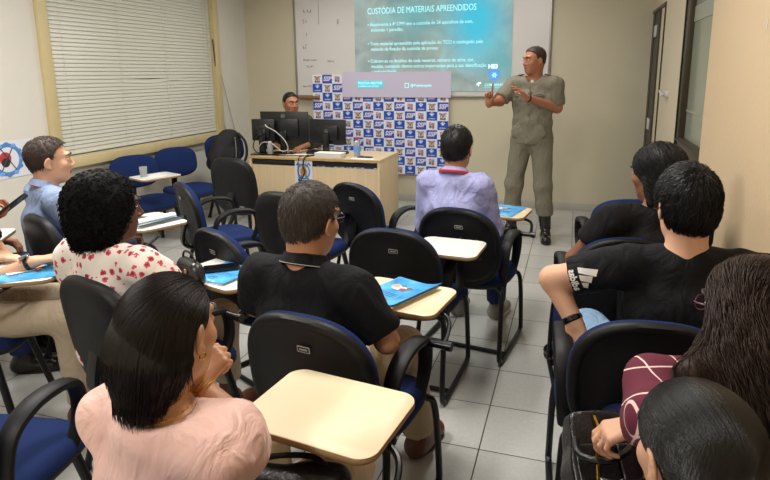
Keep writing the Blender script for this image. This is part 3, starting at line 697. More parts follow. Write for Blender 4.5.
mb = MB(); mb.box((0, 0, .0), (.025, L_, .018), bev=.003); mb.build('bottom_rail', MAT['slat'], bl)
mb = MB(); mb.box((0, 0, zz+.04), (.035, L_, .03), bev=.003); mb.build('head_rail', MAT['slat'], bl)
for y in (-L_/2+.13, -.35, .3, L_/2-.13):
    mb = MB(); mb.cyl((.016, y, 0), (.016, y, zz+.03), .0016, n=6); mb.build('ladder_cord', MAT['cord_white'], bl)
mb = MB(); mb.cyl((.024, L_/2-.06, .55), (.024, L_/2-.06, zz+.02), .003, n=6); mb.build('wand', MAT['cord_white'], bl)
# right wall: partition with door and window; near section stands proud
YN = 3.60
struct('wall_right', MB().box((XR-.05+T, (YF+YN)/2, ZC/2), (T*2, YN-YF, ZC)), WALLR, smooth=False)
PZ0 = 1.0
w = MB(); w.box((XR+.03, (4.62+YN)/2, PZ0/2), (.06, 4.62-YN, PZ0)).box((XR+.03, (4.62+YN)/2, 2.6), (.06, 4.62-YN, .36)).box((XR+.03, (4.62+5.86)/2, ZC/2), (.06, 1.24, ZC)).box((XR+.03, (5.86+YB)/2, 2.45), (.06, YB-5.86, .66)).box((XR+.25, 5.2, 1.4), (.04, 3.3, 2.78))
struct('wall_partition', w, PANEL, smooth=False)
w = MB()   # window frame
for (yc, zc, dy, dz) in ((4.62-.05, 1.71, .10, 1.44), (YN+.04, 1.71, .07, 1.44), ((4.62+YN)/2, PZ0+.045, 1.0, .09), ((4.62+YN)/2, 2.40, 1.0, .06)): w.box((XR+.01, yc, zc), (.07, dy, dz), bev=.006)
w2 = struct('window_2', w, MAT['bronze'])
w = MB(); w.box((XR-.028, 4.62-.02, 1.71), (.012, .022, 1.44)).box((XR-.028, (4.62+YN)/2, PZ0+.075), (.012, .96, .016)); struct('window_bead', w, MAT['dark_jamb'], w2)
w = MB(); w.box((XR+.02, (4.62+YN)/2, 1.72), (.006, .9, 1.32)); struct('window_pane', w, MAT['glass_dusty'], w2)
w = MB(); w.box((XR+.014, (4.60+YN)/2, 1.92), (.004, .9, .10)).box((XR+.014, (4.6+YN)/2, 1.28), (.004, .9, .012)); struct('window_reflection', w, mat('glass_reflection', srgb(150, 153, 138), rough=.3), w2)  # pale strips paint the faint reflections in the glass
d1 = MB(); d1.box((XR+.022, 6.02, 1.06), (.045, .26, 2.1), bev=.004); dr = struct('door_1', d1, PANEL)
w = MB(); w.box((XR+.03, 6.47, 1.06), (.06, .62, 2.12)); w.box((XR-.001, 6.70, 1.06), (.006, .14, 2.12)); struct('door_opening', w, MAT['dark_jamb'], dr)
w = MB(); w.box((XR+.0, 6.165, 1.06), (.03, .02, 2.12)).box((XR+.0, 5.88, 1.06), (.02, .02, 2.12)).box((XR+.0, 6.33, 2.13), (.02, .93, .03)); struct('door_frame', w, MAT['bronze'], dr)
for z in (1.93, 1.02):
    w = MB(); w.box((XR-.007, 6.48, z), (.010, .16, .11), bev=.002); struct('hinge_plate', w, MAT['latch'], dr)
hd = MB(); hd.tube(spline([(XR-.03, 5.58, 1.37), (XR-.045, 5.5, 1.38), (XR-.045, 5.36, 1.35), (XR-.04, 5.30, 1.36)], 5), .009, 8).box((XR-.004, 5.45, 1.36), (.01, .32, .05), bev=.004)
tag(hd.build('door_handle', MAT['latch']), 'pale lever handle on the partition panel beside the window', 'handle')
# chipped paint spots on the near right wall
w = MB()
for (y, z, a, b) in ((2.42, 2.0, .008, .03), (2.55, 1.88, .006, .02), (2.38, 1.80, .006, .024), (2.2, 1.95, .006, .02), (2.6, 1.72, .005, .018)):
    p = []
    for k in range(10): q = 2*PI*k/10; r = random.uniform(.7, 1.2); p.append((XR-.1715+.1195, y+math.cos(q)*a*r, z+math.sin(q)*b*r))
    w.add(p, [tuple(range(10))])
struct('trim_1', w, MAT['poster_white'], smooth=False)
# baseboards of the same tile as the floor
w = MB(); w.box(((XL+XR)/2, YB-.006, .045), (XR-XL, .012, .09), bev=.002); struct('baseboard_back', w, mat('baseboard_tile', srgb(178, 174, 164), rough=.4))
w = MB(); w.box((XL+.006, (YB+YF)/2, .045), (.012, YB-YF, .09), bev=.002); struct('baseboard_left', w, D.materials['baseboard_tile'])
# ceiling lamps
for (x, y), (en, wh) in LAMP.items():
    t = empty('ceiling_lamp', (x, y, ZC), 0, 'long fluorescent ceiling lamp '+wh, 'lamp', 'fluorescent ceiling lamps')
    MB().box((0, 0, -.02), (.3, 1.24, .04), bev=.005).build('housing', MAT['white_plastic'], t)
    MB().box((0, 0, -.045), (.26, 1.2, .012), bev=.003).build('diffuser', MAT['lamp'], t)
    l = D.lights.new('lamp_light', 'AREA'); l.shape = 'RECTANGLE'; l.size = .26; l.size_y = 1.2; l.energy = en; l.color = (1, .965, .91)
    lo = D.objects.new('lamp_light', l); COL.objects.link(lo); lo.location = (0, 0, -.06); lo.parent = t
wd = D.worlds.new('world'); bpy.context.scene.world = wd; wd.use_nodes = True
wd.node_tree.nodes['Background'].inputs[0].default_value = (.8, .85, 1, 1); wd.node_tree.nodes['Background'].inputs[1].default_value = .25

# ------------------------------------------------------------------ chairs
def rounded_back(w, h, p_top, p_bot, n=56):
    o = []
    for i in range(n):
        a = 2*PI*i/n; c, s = math.cos(a), math.sin(a); p = p_top if s > 0 else p_bot
        o.append((math.copysign(abs(c)**(2/p), c)*w/2, math.copysign(abs(s)**(2/p), s)*h/2))
    return o
def cushion(mb, outline, rings, mapf, mi=0):
    """rings: (scale, inset, depth); outline 2D; mapf(u,v,d)->3D"""
    n = len(outline); vs = []
    for (sc, ins, dp) in rings:
        for (u, v) in outline:
            l = math.hypot(u, v); k = sc*(l-ins)/l; vs.append(mapf(u*k, v*k, dp))
    fs = [(a*n+j, a*n+(j+1) % n, (a+1)*n+(j+1) % n, (a+1)*n+j) for a in range(len(rings)-1) for j in range(n)]
    fs.append(tuple(range(n))[::-1]); fs.append(tuple((len(rings)-1)*n+j for j in range(n)))
    mb.add(vs, fs, mi); return mb
ARM_R = [(.212, -.13, .40), (.215, -.15, .49), (.218, -.125, .60), (.219, -.05, .645), (.219, .05, .645), (.218, .115, .615), (.216, .125, .52), (.212, .07, .41)]
CH = {}
def make_chair(kind, tablet=None, sides=(1, -1), loopy=True):
    t = empty('tablet_armchair', (0, 0, -5)); 
    # seat
    oc = rounded_back(.47, .44, 3.2, 3.2, 44)
    mp = lambda u, v, d: (u, v+.0, .425+d-.02*(v/.22)**3*(1 if v > 0 else .2)-.012*(1-min(1, (u/.23)**2)))
    mb = MB(); cushion(mb, oc, [(.0001, 0, .045), (.5, 0, .045), (.85, 0, .042), (.95, 0, .034), (1, 0, .015), (1, .0, 0), (.97, 0, -.012), (.5, 0, -.012)][::-1], mp); mb.build('seat', MAT['blue_fabric'], t, sharp=80)
    mb = MB(); cushion(mb, oc, [(.93, 0, -.03), (.99, 0, -.015), (1, 0, -.004), (.98, 0, .0)], mp); mb.build('seat_pan', MAT['pan_black'], t, sharp=80)
    # back
    if kind == 'arched': W, H_, zc, pt, pb, cv = .435, .41, .62, 2.5, 3.0, .55
    elif kind == 'upright': W, H_, zc, pt, pb, cv = .40, .44, .60, 3.2, 2.6, .45
    else: W, H_, zc, pt, pb, cv = .46, .30, .68, 3.0, 3.0, .45
    ob = rounded_back(W, H_, pt, pb)
    def mpb(u, v, d): return (u, -.235-.14*v+cv*u*u-d-.02*(v/.2)**2*0, zc+v)
    # depth d grows to the rear (-Y)
    mb = MB(); fr = [(.0001, 0, -.035), (.5, 0, -.034), (.85, 0, -.028), (.96, 0, -.016), (1, 0, .0), (1, 0, .012), (.97, 0, .02), (.6, 0, .02)]
    cushion(mb, ob, fr[::-1], mpb); mb.build('backrest', MAT['blue_fabric'], t, sharp=80)
    if kind == 'arched': sh = [(1, .008, -.010), (1, .001, .004), (1, .001, .020), (1, .008, .034), (1, .020, .036), (1, .030, .030), (1, .036, .026), (.6, 0, .03), (.0001, 0, .034)]
    elif kind == 'upright': sh = [(1, -.004, -.006), (1, -.006, .008), (1, .004, .028), (1, .018, .037), (.7, 0, .043), (.0001, 0, .046)]
    else: sh = [(1, .006, .010), (1, .004, .020), (1, .016, .030), (.6, 0, .034), (.0001, 0, .035)]
    mb = MB(); cushion(mb, ob, [(a, b, d) for a, b, d in sh], mpb)
    # flip so normals face out
    bs = mb.build('back_shell', MAT['blue_fabric' if kind == 'soft' else 'black_plastic'], t, sharp=60)
    lb = MB(); zz = zc+H_*.27 if kind == 'arched' else zc-H_*.33
    p = mpb(0.0, zz-zc, .034 if kind == 'arched' else .046); M = frame_to((p[0]+(.02 if kind == 'arched' else .09), p[1]-.003+(.004 if kind != 'arched' else 0), p[2]), (1, 0, 0), (0, -.14, 1))
    lb.slab(rrect(.042, .02, .003), 0, .0015, .0004, 0, M); lb.slab(rrect(.036, .014, .002), .001, .002, .0002, 1, M)
    lb.slab(rrect(.026, .005, .001), .0015, .0026, .0002, 0, M)
    lb.build('maker_badge', [MAT['sticker'], MAT['pan_black']], bs)
    # bracket from the seat to the back
    mb = MB(); mb.tube(spline([(0, -.02, .40), (0, -.2, .395), (0, -.285, .44), (0, -.262 if kind != 'low' else -.27, .58), (0, -.265, zc)], 5), .011, 8, flat=((1, 0, 0), 3.)); mb.build('back_bracket', MAT['black_metal'], t)
    # under-frame
    if kind in ('upright', 'low', 'soft'):
        for sx in (-1, 1):
            for (ya, yb) in ((.13, .21), (-.13, -.23)):
                mb = MB(); mb.tube([(sx*.17, ya, .40), (sx*.225, yb, .008)], [.0155, .0145], 10); mb.cyl((sx*.2255, yb, .0), (sx*.225, yb, .02), .018, n=10); mb.build('leg', MAT['black_metal'], t)
        mb = MB(); mb.box((0, .13, .40), (.36, .03, .03)).box((0, -.13, .40), (.36, .03, .03)).box((0, 0, .402), (.05, .28, .03)); mb.build('seat_frame', MAT['black_metal'], t)
    else:
        for sx in (-1, 1):
            mb = MB(); mb.tube(spline([(sx*.15, .15, .40), (sx*.2, .17, .385), (sx*.225, .20, .33), (sx*.23, .235, .07), (sx*.23, .22, .02), (sx*.23, .15, .0135), (sx*.23, -.15, .0135), (sx*.228, -.205, .02), (sx*.225, -.22, .07), (sx*.215, -.17, .33), (sx*.2, -.15, .385), (sx*.15, -.13, .40)], 5), .0125, 10); mb.build('leg', MAT['black_metal'], t)
        MB().cyl((-.23, -.1, .0145), (.23, -.1, .0145), .0115).build('crossbar', MAT['black_metal'], t)
        for y_ in (.15, -.13): MB().box((0, y_, .40), (.32, .03, .025)).build('crossbar', MAT['black_metal'], t)
    for sx in sides:
        mb = MB(); k = [(sx*x, y, z) for x, y, z in ARM_R]; sp = spline(k, 6); m_ = len(sp); rr = [.008+.006*math.sin(PI*i/(m_-1))**.6 for i in range(m_)]
        mb.tube(sp, rr, 12, flat=((1, 0, 0), 2.1)); a = mb.build('armrest', MAT['black_plastic'], t)
        MB().cyl((sx*.18, -.11, .402), (sx*.22, -.13, .405), .013).build('arm_bracket', MAT['black_metal'], t); MB().cyl((sx*.18, .07, .402), (sx*.22, .07, .41), .013).build('arm_bracket', MAT['black_metal'], t)
    if tablet:
        TW, TD, TCX, TCY = (.30, .27, .20, -.04) if tablet == 'set back' else (.36, .28, .062, .26)
        mb = MB(); mb.cyl((.235, .10, .625), (.305, .10, .625), .0125, n=14).cyl((.300, .10, .625), (.318, .10, .625), .016, n=14)
        mb.build('tablet_hinge', MAT['black_gloss'], t)
        mb = MB(); mb.tube(spline([(.285, .10, .625), (.29, .13, .640), (.27, .20, .668), (.20, .24, .676), (TCX, TCY, .68)], 5), .008, 8); mb.build('tablet_arm', MAT['black_metal'], t)
        mb = MB(); o = rrect(TW, TD, .045, 7, TCX, TCY)
        mb.slab(o, .684, .70, .004, 0); mb.slab(rrect(TW-.002, TD-.002, .044, 7, TCX, TCY), .6995, .702, .002, 1)
        mb.build('writing_tablet', [MAT['tablet_edge'], MAT['tablet_cream' if tablet == 'cream' else 'tablet_white']], t, sharp=50)
    return t
def chair(kind, bx, by, yaw, label, tablet=None, sides=(1, -1), group='tablet armchairs of the audience', ztop=None, cat='chair', sc=1.):
    """bx, by: plan position of the top of the back"""
    key = (kind, tablet, sides)
    if key not in CH: CH[key] = make_chair(kind, tablet, sides); o = CH[key]
    else: o = copy_tree(CH[key])
    y = R_(yaw); off = Vector((0, .275*sc, 0)); off.rotate(Matrix.Rotation(y, 3, 'Z'))
    o.location = (bx+off.x, by+off.y, 0); o.rotation_euler = (0, 0, y); o.scale = (sc, sc, sc)
    return tag(o, label, cat, group)
def on_chair(ch, x, y, z=0.):
    """a plan point in a chair's own frame -> world"""
    v = Vector((x, y, 0)); v.rotate(Matrix.Rotation(ch.rotation_euler.z, 3, 'Z')); return (ch.location.x+v.x, ch.location.y+v.y, z)
# ------------------------------------------------------------------ back wall: board, banner, slide
XBL, XBR, ZB0, ZB1 = -3.345, -.295, 1.275, 2.50
wb = empty('whiteboard', ((XBL+XBR)/2, YB, ZB0), 0, 'wide white marker board mounted on the back wall above the banner', 'board')
W_ = XBR-XBL; H_ = ZB1-ZB0
MB().box((0, -.012, H_/2), (W_, .02, H_)).build('panel', MAT['board_white'], wb)
for (x, z, dx, dz, nme) in ((0, 0, W_+.03, .022, 'frame_rail'), (0, H_, W_+.03, .022, 'frame_rail'), (-W_/2, H_/2, .022, H_, 'frame_rail'), (W_/2, H_/2, .022, H_, 'frame_rail')):
    MB().box((x, -.018, z), (dx, .034, dz), bev=.003).build(nme, MAT['alu'], wb)
MB().box((-W_/2+.17, -.05, -.02), (.30, .09, .018), bev=.004).box((-W_/2+.17, -.092, -.010), (.30, .008, .03), bev=.002).build('pen_tray', MAT['wood_tray'], wb)
mb = MB()   # faint marker notes
rr = random.Random(3)
for (x0, z0, n_, sc, mi) in ((.12, 1.02, 3, .05, 0), (.10, .90, 2, .05, 1), (.13, .74, 1, .05, 0), (.55, .88, 1, .06, 0), (.09, .60, 2, .05, 1), (.10, .44, 9, .028, 0), (.14, .36, 5, .028, 0), (.08, .12, 8, .022, 0), (.42, .42, 4, .03, 0)):
    for i in range(n_):
        x = -W_/2+x0+i*sc*.75; pts = [(x+rr.uniform(0, sc*.6), -.0235, z0+rr.uniform(-.5, .5)*sc) for _ in range(5)]
        mb.tube(spline(pts, 3), .0022, 4, mi=mi)
mb.tube([(-W_/2+.32, -.0235, .86), (-W_/2+.325, -.0235, 1.25)], .0025, 4, mi=0)
mb.build('marker_notes', [MAT['marker_ink'], MAT['marker_red']], wb)

# backdrop banner
BX0, BX1, BZ0, BZ1 = -3.12, -1.40, .34, 1.535
ban = empty('backdrop_banner', (BX0, YB-.05, BZ0), 0, 'blue and white chequered backdrop banner printed with SSP and shields behind the desk', 'banner')
nc, nr = 13, 11; cw, chh = (BX1-BX0)/nc, (BZ1-BZ0)/nr
mb = MB(); MX = Matrix.Rotation(R_(90), 4, 'X')
mb.box(((BX1-BX0)/2, .006, (BZ1-BZ0)/2), (BX1-BX0, .010, BZ1-BZ0), 0)
tss = text_mesh('SSP', .074, .0003, 'CENTER', .0022); tsm = text_mesh('GOVERNO', .017, .0003, 'CENTER', .0006)
def blob(cx, cz, pts, mi, y=-.0018):
    mb.add([(cx+a, y, cz+b) for a, b in pts], [tuple(range(len(pts)))], mi)
def shield(cx, cz, w, h, mi, y=-.0018): blob(cx, cz, [(-w/2, h/2), (-w/2, -h*.1), (-w*.3, -h*.38), (0, -h/2), (w*.3, -h*.38), (w/2, -h*.1), (w/2, h/2)], mi, y)
def disc(cx, cz, r, mi, y=-.0018, n=10, rz=None): blob(cx, cz, [(r*math.cos(2*PI*i/n), (rz or r)*math.sin(2*PI*i/n)) for i in range(n)], mi, y)
for r in range(nr):
    for c in range(nc):
        x0, z1 = c*cw, (BZ1-BZ0)-r*chh; cx, cz = x0+cw/2, z1-chh/2; k = (c+2*r+(r//2)) % 4 if True else 0
        if (r+c) % 2 == 1 or False:
            g = .002; mb.add([(x0+g, -.0005, z1-chh+g), (x0+cw-g, -.0005, z1-chh+g), (x0+cw-g, -.0005, z1-g), (x0+g, -.0005, z1-g)], [(0, 1, 2, 3)], 1)
            if ((r*3+c)//2) % 2 == 0:
                Mx = Matrix.Translation((cx, -.0016, cz-.020)) @ MX @ Matrix.Shear('XZ', 4, (0, 0)); v = [(a+.25*b, b, d) for a, b, d in tss[0]]; mb.add(v, tss[1], 0, Mx)
                mb.box((cx, -.0016, cz-.030), (.085, .0006, .0035), 2)
            else:
                shield(cx, cz+.016, .042, .042, 3); disc(cx, cz+.016, .012, 0, -.0024); disc(cx-.02, cz+.026, .007, 0, -.0024); disc(cx+.02, cz+.026, .007, 0, -.0024); disc(cx, cz+.040, .007, 0, -.0024)
                mb.add(tsm[0], tsm[1], 0, Matrix.Translation((cx, -.002, cz-.036)) @ MX)
        else:
            if ((r*3+c)//2) % 2 == 0:   # round crest
                for s in (-1, 1):
                    mb.tube([(cx+s*.012, -.0018, cz+.018), (cx+s*.030, -.0018, cz+.034), (cx+s*.044, -.0018, cz+.026)], .0045, 4, 5)
                    mb.tube([(cx+s*.018, -.0018, cz-.018), (cx+s*.034, -.0018, cz-.034)], .005, 4, 5)
                disc(cx, cz, .033, 5, -.0016); disc(cx, cz, .026, 0, -.0020); shield(cx, cz, .034, .040, 4, -.0026); disc(cx, cz+.002, .008, 6, -.0032); mb.box((cx, -.002, cz-.037), (.06, .0006, .008), 5)
            else:                        # quartered shield
                w, h = .064, .078
                mb.box((cx-w/4-.001, -.002, cz+h*.24), (w/2-.003, .0006, h*.42), 6); mb.box((cx+w/4+.001, -.002, cz+h*.18), (w/2-.003, .0006, h*.42), 7)
                mb.box((cx-w/4-.001, -.002, cz-h*.22), (w/2-.003, .0006, h*.40), 7); mb.box((cx+w/4+.001, -.002, cz-h*.28), (w/2-.003, .0006, h*.42), 6)
                disc(cx-w/4, cz+h*.24, .007, 0, -.003); disc(cx+w/4, cz-h*.28, .007, 4, -.003); disc(cx+w/4, cz+h*.2, .006, 0, -.003)
mb.build('printed_cloth', [MAT['banner_white'], MAT['banner_blue'], MAT['banner_red'], MAT['banner_lightblue'], MAT['banner_gold'], MAT['banner_black'], MAT['banner_red'], MAT['banner_teal']], ban, smooth=False)
# white sheet over the banner top, lilac projection light put into its colour
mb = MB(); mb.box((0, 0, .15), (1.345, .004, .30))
sh_ = mb.build('pale_sheet', MAT['projection_tinted_sheet'], smooth=False); sh_.location = (-2.045, YB-.064, 1.262); tag(sh_, 'white sheet, lilac projection light painted in, covering the top of the chequered banner below the board', 'sheet')
# projected slide: glowing panel and letters paint the projector's light on the board
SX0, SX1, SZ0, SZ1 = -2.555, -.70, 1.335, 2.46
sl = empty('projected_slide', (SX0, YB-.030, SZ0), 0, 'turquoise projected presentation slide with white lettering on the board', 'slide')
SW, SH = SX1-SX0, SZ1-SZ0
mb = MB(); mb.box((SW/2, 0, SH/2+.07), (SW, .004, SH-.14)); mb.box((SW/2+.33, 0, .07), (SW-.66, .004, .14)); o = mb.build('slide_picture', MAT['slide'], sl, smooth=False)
mb = MB(); MS = lambda x, z: Matrix.Translation((x, -.006, z)) @ MX
def line(s_, x, z, size, mi=0, bold=.0008, sx=1.):
    v, f_ = text_mesh(s_, size, .0004, 'LEFT', bold); mb.add([(a*sx, b, c) for a, b, c in v], f_, mi, MS(x, z))
line('CUSTÓDIA DE MATERIAIS APREENDIDOS', .165, .893, .100, 0, .0, .70)
for (z, ls) in ((.755, ('• Atualmente a 4ª CPM tem a custódia de 24 aparelhos de som,', '   incluindo 1 paredão;')), (.535, ('• Todo material apreendido pela aplicação do TCO é catalogado pelo', '   método de fixação da custódia de provas;')),
                ('.335', ('• Cobram-se os detalhes de cada material, número de série, cor,', '   modelo, contendo dentre outros importantes para a sua identificação', '   e individualizada.'))):
    for i, t_ in enumerate(ls): line(t_, .165, float(z)-i*.062, .058, 0, .0, .84)
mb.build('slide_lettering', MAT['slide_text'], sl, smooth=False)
mb = MB(); line('4ª', 1.47, .055, .07, 0, .002); line('COMPANHIA', 1.565, .060, .038, 1, .0006, .95); line('HE3', 1.60, .255, .062, 0, .003)
mb.box((1.67, -.006, .046), (.23, .001, .003), 1)
mb.add([(1.67+a, -.005, .185+b) for a, b in ((-.06, .055), (-.065, 0), (-.04, -.05), (0, -.075), (.04, -.05), (.065, 0), (.06, .055))], [tuple(range(7))], 2)
for k in range(6):
    a = PI*k/3; mb.add([(1.67+.012*math.cos(a-.9), -.0065, .18+.012*math.sin(a-.9)), (1.67+.04*math.cos(a), -.0065, .18+.04*math.sin(a)), (1.67+.012*math.cos(a+.9), -.0065, .18+.012*math.sin(a+.9))], [(0, 1, 2)], 1)
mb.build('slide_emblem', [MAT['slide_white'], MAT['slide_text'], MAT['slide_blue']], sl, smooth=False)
# slide footer, glowing shapes in place of projected light over the sheet
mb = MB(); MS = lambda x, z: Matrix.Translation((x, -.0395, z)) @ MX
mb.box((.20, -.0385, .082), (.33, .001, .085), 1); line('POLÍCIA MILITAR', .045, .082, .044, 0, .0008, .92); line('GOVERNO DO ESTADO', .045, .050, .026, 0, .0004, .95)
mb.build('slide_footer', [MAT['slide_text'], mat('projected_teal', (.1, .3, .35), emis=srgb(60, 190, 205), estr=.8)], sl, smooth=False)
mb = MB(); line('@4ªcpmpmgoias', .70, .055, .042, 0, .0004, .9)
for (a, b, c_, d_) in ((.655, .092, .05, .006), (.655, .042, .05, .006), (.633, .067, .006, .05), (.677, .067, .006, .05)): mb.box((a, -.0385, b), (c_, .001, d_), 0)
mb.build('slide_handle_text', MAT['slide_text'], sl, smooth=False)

# ------------------------------------------------------------------ desk
DX0, DX1, DY0, DY1 = -3.13, -1.73, 5.17, 5.80
dk = empty('office_desk', ((DX0+DX1)/2, (DY0+DY1)/2, 0), 0, 'pale birch office desk with solid front panel before the banner', 'desk')
dw, dd = DX1-DX0, DY1-DY0
MB().slab(rrect(dw, dd, .012, 4), .715, .742, .003).build('desktop', MAT['wood'], dk, sharp=40)
MB().box((0, -dd/2, .7285), (dw-.01, .004, .022)).build('edge_band', MAT['wood_edge'], dk)
MB().box((0, -dd/2+.035, .40), (dw-.05, .018, .50), bev=.001).build('front_panel', MAT['wood'], dk)
for s in (-1, 1): MB().box((s*(dw/2-.012), 0, .357), (.024, dd-.01, .714), bev=.001).build('side_panel', MAT['wood'], dk)
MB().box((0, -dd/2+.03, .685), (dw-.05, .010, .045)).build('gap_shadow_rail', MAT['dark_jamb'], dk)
# crest sticker on the front panel
st = empty('crest_sticker', ((DX0+DX1)/2-.10, DY0+.026-.003, .60), 0, 'white sticker with an orange and blue crest on the desk front', 'sticker')
mb = MB(); mb.box((0, -.001, 0), (.19, .002, .26))
def disc3(cx, cz, r, mi, y, n=16, rz=None): mb.add([(cx+r*math.cos(2*PI*i/n), y, cz+(rz or r)*math.sin(2*PI*i/n)) for i in range(n)], [tuple(range(n))], mi)
disc3(0, 0, .07, 1, -.003, rz=.08); disc3(0, 0, .055, 0, -.0036, rz=.065); disc3(0, 0, .035, 2, -.0042, rz=.045)
for s in (-1, 1):
    mb.tube([(s*.03, -.004, .05), (s*.06, -.004, .085), (s*.075, -.004, .06)], .008, 5, 1); mb.tube([(s*.02, -.004, -.04), (s*.06, -.004, -.09)], .010, 5, 1); mb.tube([(s*.01, -.004, .03), (s*.02, -.004, .07)], .006, 5, 2)
mb.box((0, -.004, -.095), (.13, .001, .02), 1); mb.build('crest_print', [MAT['poster_white'], MAT['poster_blue'], MAT['banner_gold']], st, smooth=False)
# monitors
def monitor(loc, rz, w, h, z0, label, stand=True, logo=True, tilt=0, zb=.742):
    t = empty('monitor', (loc[0], loc[1], zb), rz, label, 'monitor')
    mb = MB(); mb.box((0, 0, z0+h/2), (w, .018, h), bev=.004).box((0, -.022, z0+h/2-.01), (w*.62, .03, h*.6), bev=.012); mb.build('casing', MAT['monitor_black'], t)
    MB().box((0, .0105, z0+h/2), (w-.025, .002, h-.03)).build('screen', MAT['screen_dark'], t)
    if stand:
        MB().box((0, -.045, z0*.5+.06), (.07, .022, z0+.12), bev=.004).build('stand_neck', MAT['black_gloss'], t)
        MB().slab(rrect(.24, .18, .03, 5, 0, -.02), 0, .012, .003).build('stand_base', MAT['black_gloss'], t)
    if logo:
        mb = MB(); M = frame_to((0, -.0375, z0+h*.52 if h < .28 else z0+h*.86), (1, 0, 0), (0, 0, 1))
        mb.tube([(.020*math.cos(2*PI*i/20), .020*math.sin(2*PI*i/20), 0) for i in range(20)], .0016, 5, closed=True, M=M); add_text(mb, 'DELL' if h > .28 else 'hp', .014 if h > .28 else .02, M @ Matrix.Translation((0, -.005, 0)), align='CENTER', bold=.0006); mb.build('maker_mark', MAT['sticker'], t)
    return t
monitor((-2.84, 5.42), R_(6), .52, .31, .12, 'large black monitor seen from behind on the left of the desk')
monitor((-2.35, 5.40), R_(-4), .40, .25, .11, 'smaller black monitor seen from behind at the middle of the desk')
t = monitor((-3.02, 5.30), R_(10), .24, .22, .14, 'small black screen panel with white cable at the left desk end', stand=True, logo=False)
def cable(name, pts, m, r, label, group=None):
    mb = MB(); mb.tube(spline(pts, 7), r, 7); return tag(mb.build(name, m), label, 'cable', group)
cable('cable', [(-2.97, 5.255, 1.05), (-2.93, 5.22, 1.03), (-2.83, 5.20, .99), (-2.74, 5.22, .90), (-2.72, 5.24, .81), (-2.80, 5.25, .79), (-2.90, 5.25, .86), (-3.0, 5.24, .87), (-3.06, 5.24, .80), (-3.08, 5.25, .747)], MAT['cable_white'], .005, 'grey white cable looping from the small screen over the desk')
cable('cable', [(-2.98, 5.235, .96), (-3.06, 5.22, .92), (-3.10, 5.22, .83), (-3.06, 5.22, .77), (-2.98, 5.22, .755), (-2.9, 5.21, .749), (-2.8, 5.20, .748)], MAT['cable_black'], .006, 'black cable curled on the left desk end')
cable('cable', [(-2.45, 5.32, .752), (-2.48, 5.22, .752), (-2.50, 5.158, .742), (-2.515, 5.148, .66), (-2.50, 5.145, .60), (-2.54, 5.145, .52), (-2.62, 5.145, .45), (-2.70, 5.13, .42)], MAT['cable_black'], .007, 'thick black cable hanging over the desk front beside the crest sticker')
cable('cable', [(-2.52, 5.30, .75), (-2.55, 5.20, .75), (-2.56, 5.157, .742), (-2.57, 5.15, .64), (-2.56, 5.147, .50)], MAT['cable_black'], .004, 'thin black cable hanging over the desk front')
cable('cable', [(-2.92, 5.28, .75), (-2.84, 5.23, .75), (-2.74, 5.20, .75), (-2.66, 5.22, .75), (-2.55, 5.25, .75)], MAT['cable_black'], .005, 'black cable lying along the front edge of the desk')
t = empty('power_adapter', (-2.93, 5.26, .742), .2, 'grey plug adapter standing among the cables on the desk', 'adapter')
MB().box((0, 0, .055), (.05, .045, .11), bev=.006).build('casing', MAT['sticker'], t); MB().box((0, 0, .125), (.03, .03, .03), bev=.004).build('plug', MAT['cable_white'], t)
t = empty('keyboard', (-2.40, 5.50, .742), .05, 'black keyboard lying behind the smaller monitor', 'keyboard')
mb = MB(); mb.box((0, 0, .01), (.42, .14, .02), bev=.004); mb.build('casing', MAT['monitor_black'], t)
mb = MB()
for r in range(5):
    for c in range(14): mb.box((-.19+c*.029, -.052+r*.026, .023), (.024, .021, .006))
mb.build('keys', MAT['black_plastic'], t)
t = empty('document_box', (-2.27, 5.26, .742), .03, 'flat white box in front of the smaller monitor', 'box')
MB().box((0, 0, .021), (.28, .13, .040), bev=.003).build('base', MAT['white_plastic'], t); MB().box((0, 0, .0445), (.286, .136, .006), bev=.002).build('lid', MAT['paper'], t)
t = empty('sanitizer_bottle', (-2.04, 5.40, .742), 0, 'clear pump bottle with a red cap on the right of the desk', 'bottle')
mb = MB(); pr = [(0, .001), (.030, .001), (.033, .01), (.033, .12), (.028, .145), (.014, .158), (.014, .168)]
def lathe(mb, prof, n=20, mi=0, M=None):
    vs = [(r*math.cos(2*PI*j/n), r*math.sin(2*PI*j/n), z) for r, z in prof for j in range(n)]
    fs = [(a*n+j, a*n+(j+1) % n, (a+1)*n+(j+1) % n, (a+1)*n+j) for a in range(len(prof)-1) for j in range(n)]; mb.add(vs, fs, mi, M); return mb
lathe(mb, pr).build('bottle_body', MAT['bottle_clear'], t)
mb = MB(); lathe(mb, [(.0, .192), (.012, .19), (.016, .18), (.016, .166), (0, .166)][::-1]); mb.build('cap', MAT['red_cap'], t)
mb = MB(); lathe(mb, [(.0335, .035), (.0337, .04), (.0337, .1), (.0335, .105)]); mb.build('bottle_label', MAT['banner_lightblue'], t)
def phone(loc, rz, label, tilt=None, L=.150, w=.073, m='phone_body'):
    t = empty('mobile_phone', loc, rz, label, 'phone'); mb = MB(); mb.slab(rrect(w, L, .012, 5), 0, .008, .002); mb.build('casing', MAT[m], t)
    MB().slab(rrect(w-.005, L-.005, .010, 5), .0078, .0088, .0004).build('screen', MAT['screen_dark'], t)
    MB().box((-w/2+.018, L/2-.02, -.0004), (.024, .026, .0018), bev=.0006).build('camera_bump', MAT['black_gloss'], t)
    if tilt: t.rotation_euler = tilt
    return t
phone((-1.93, 5.33, .742), R_(80), 'black phone lying flat at the right end of the desk')
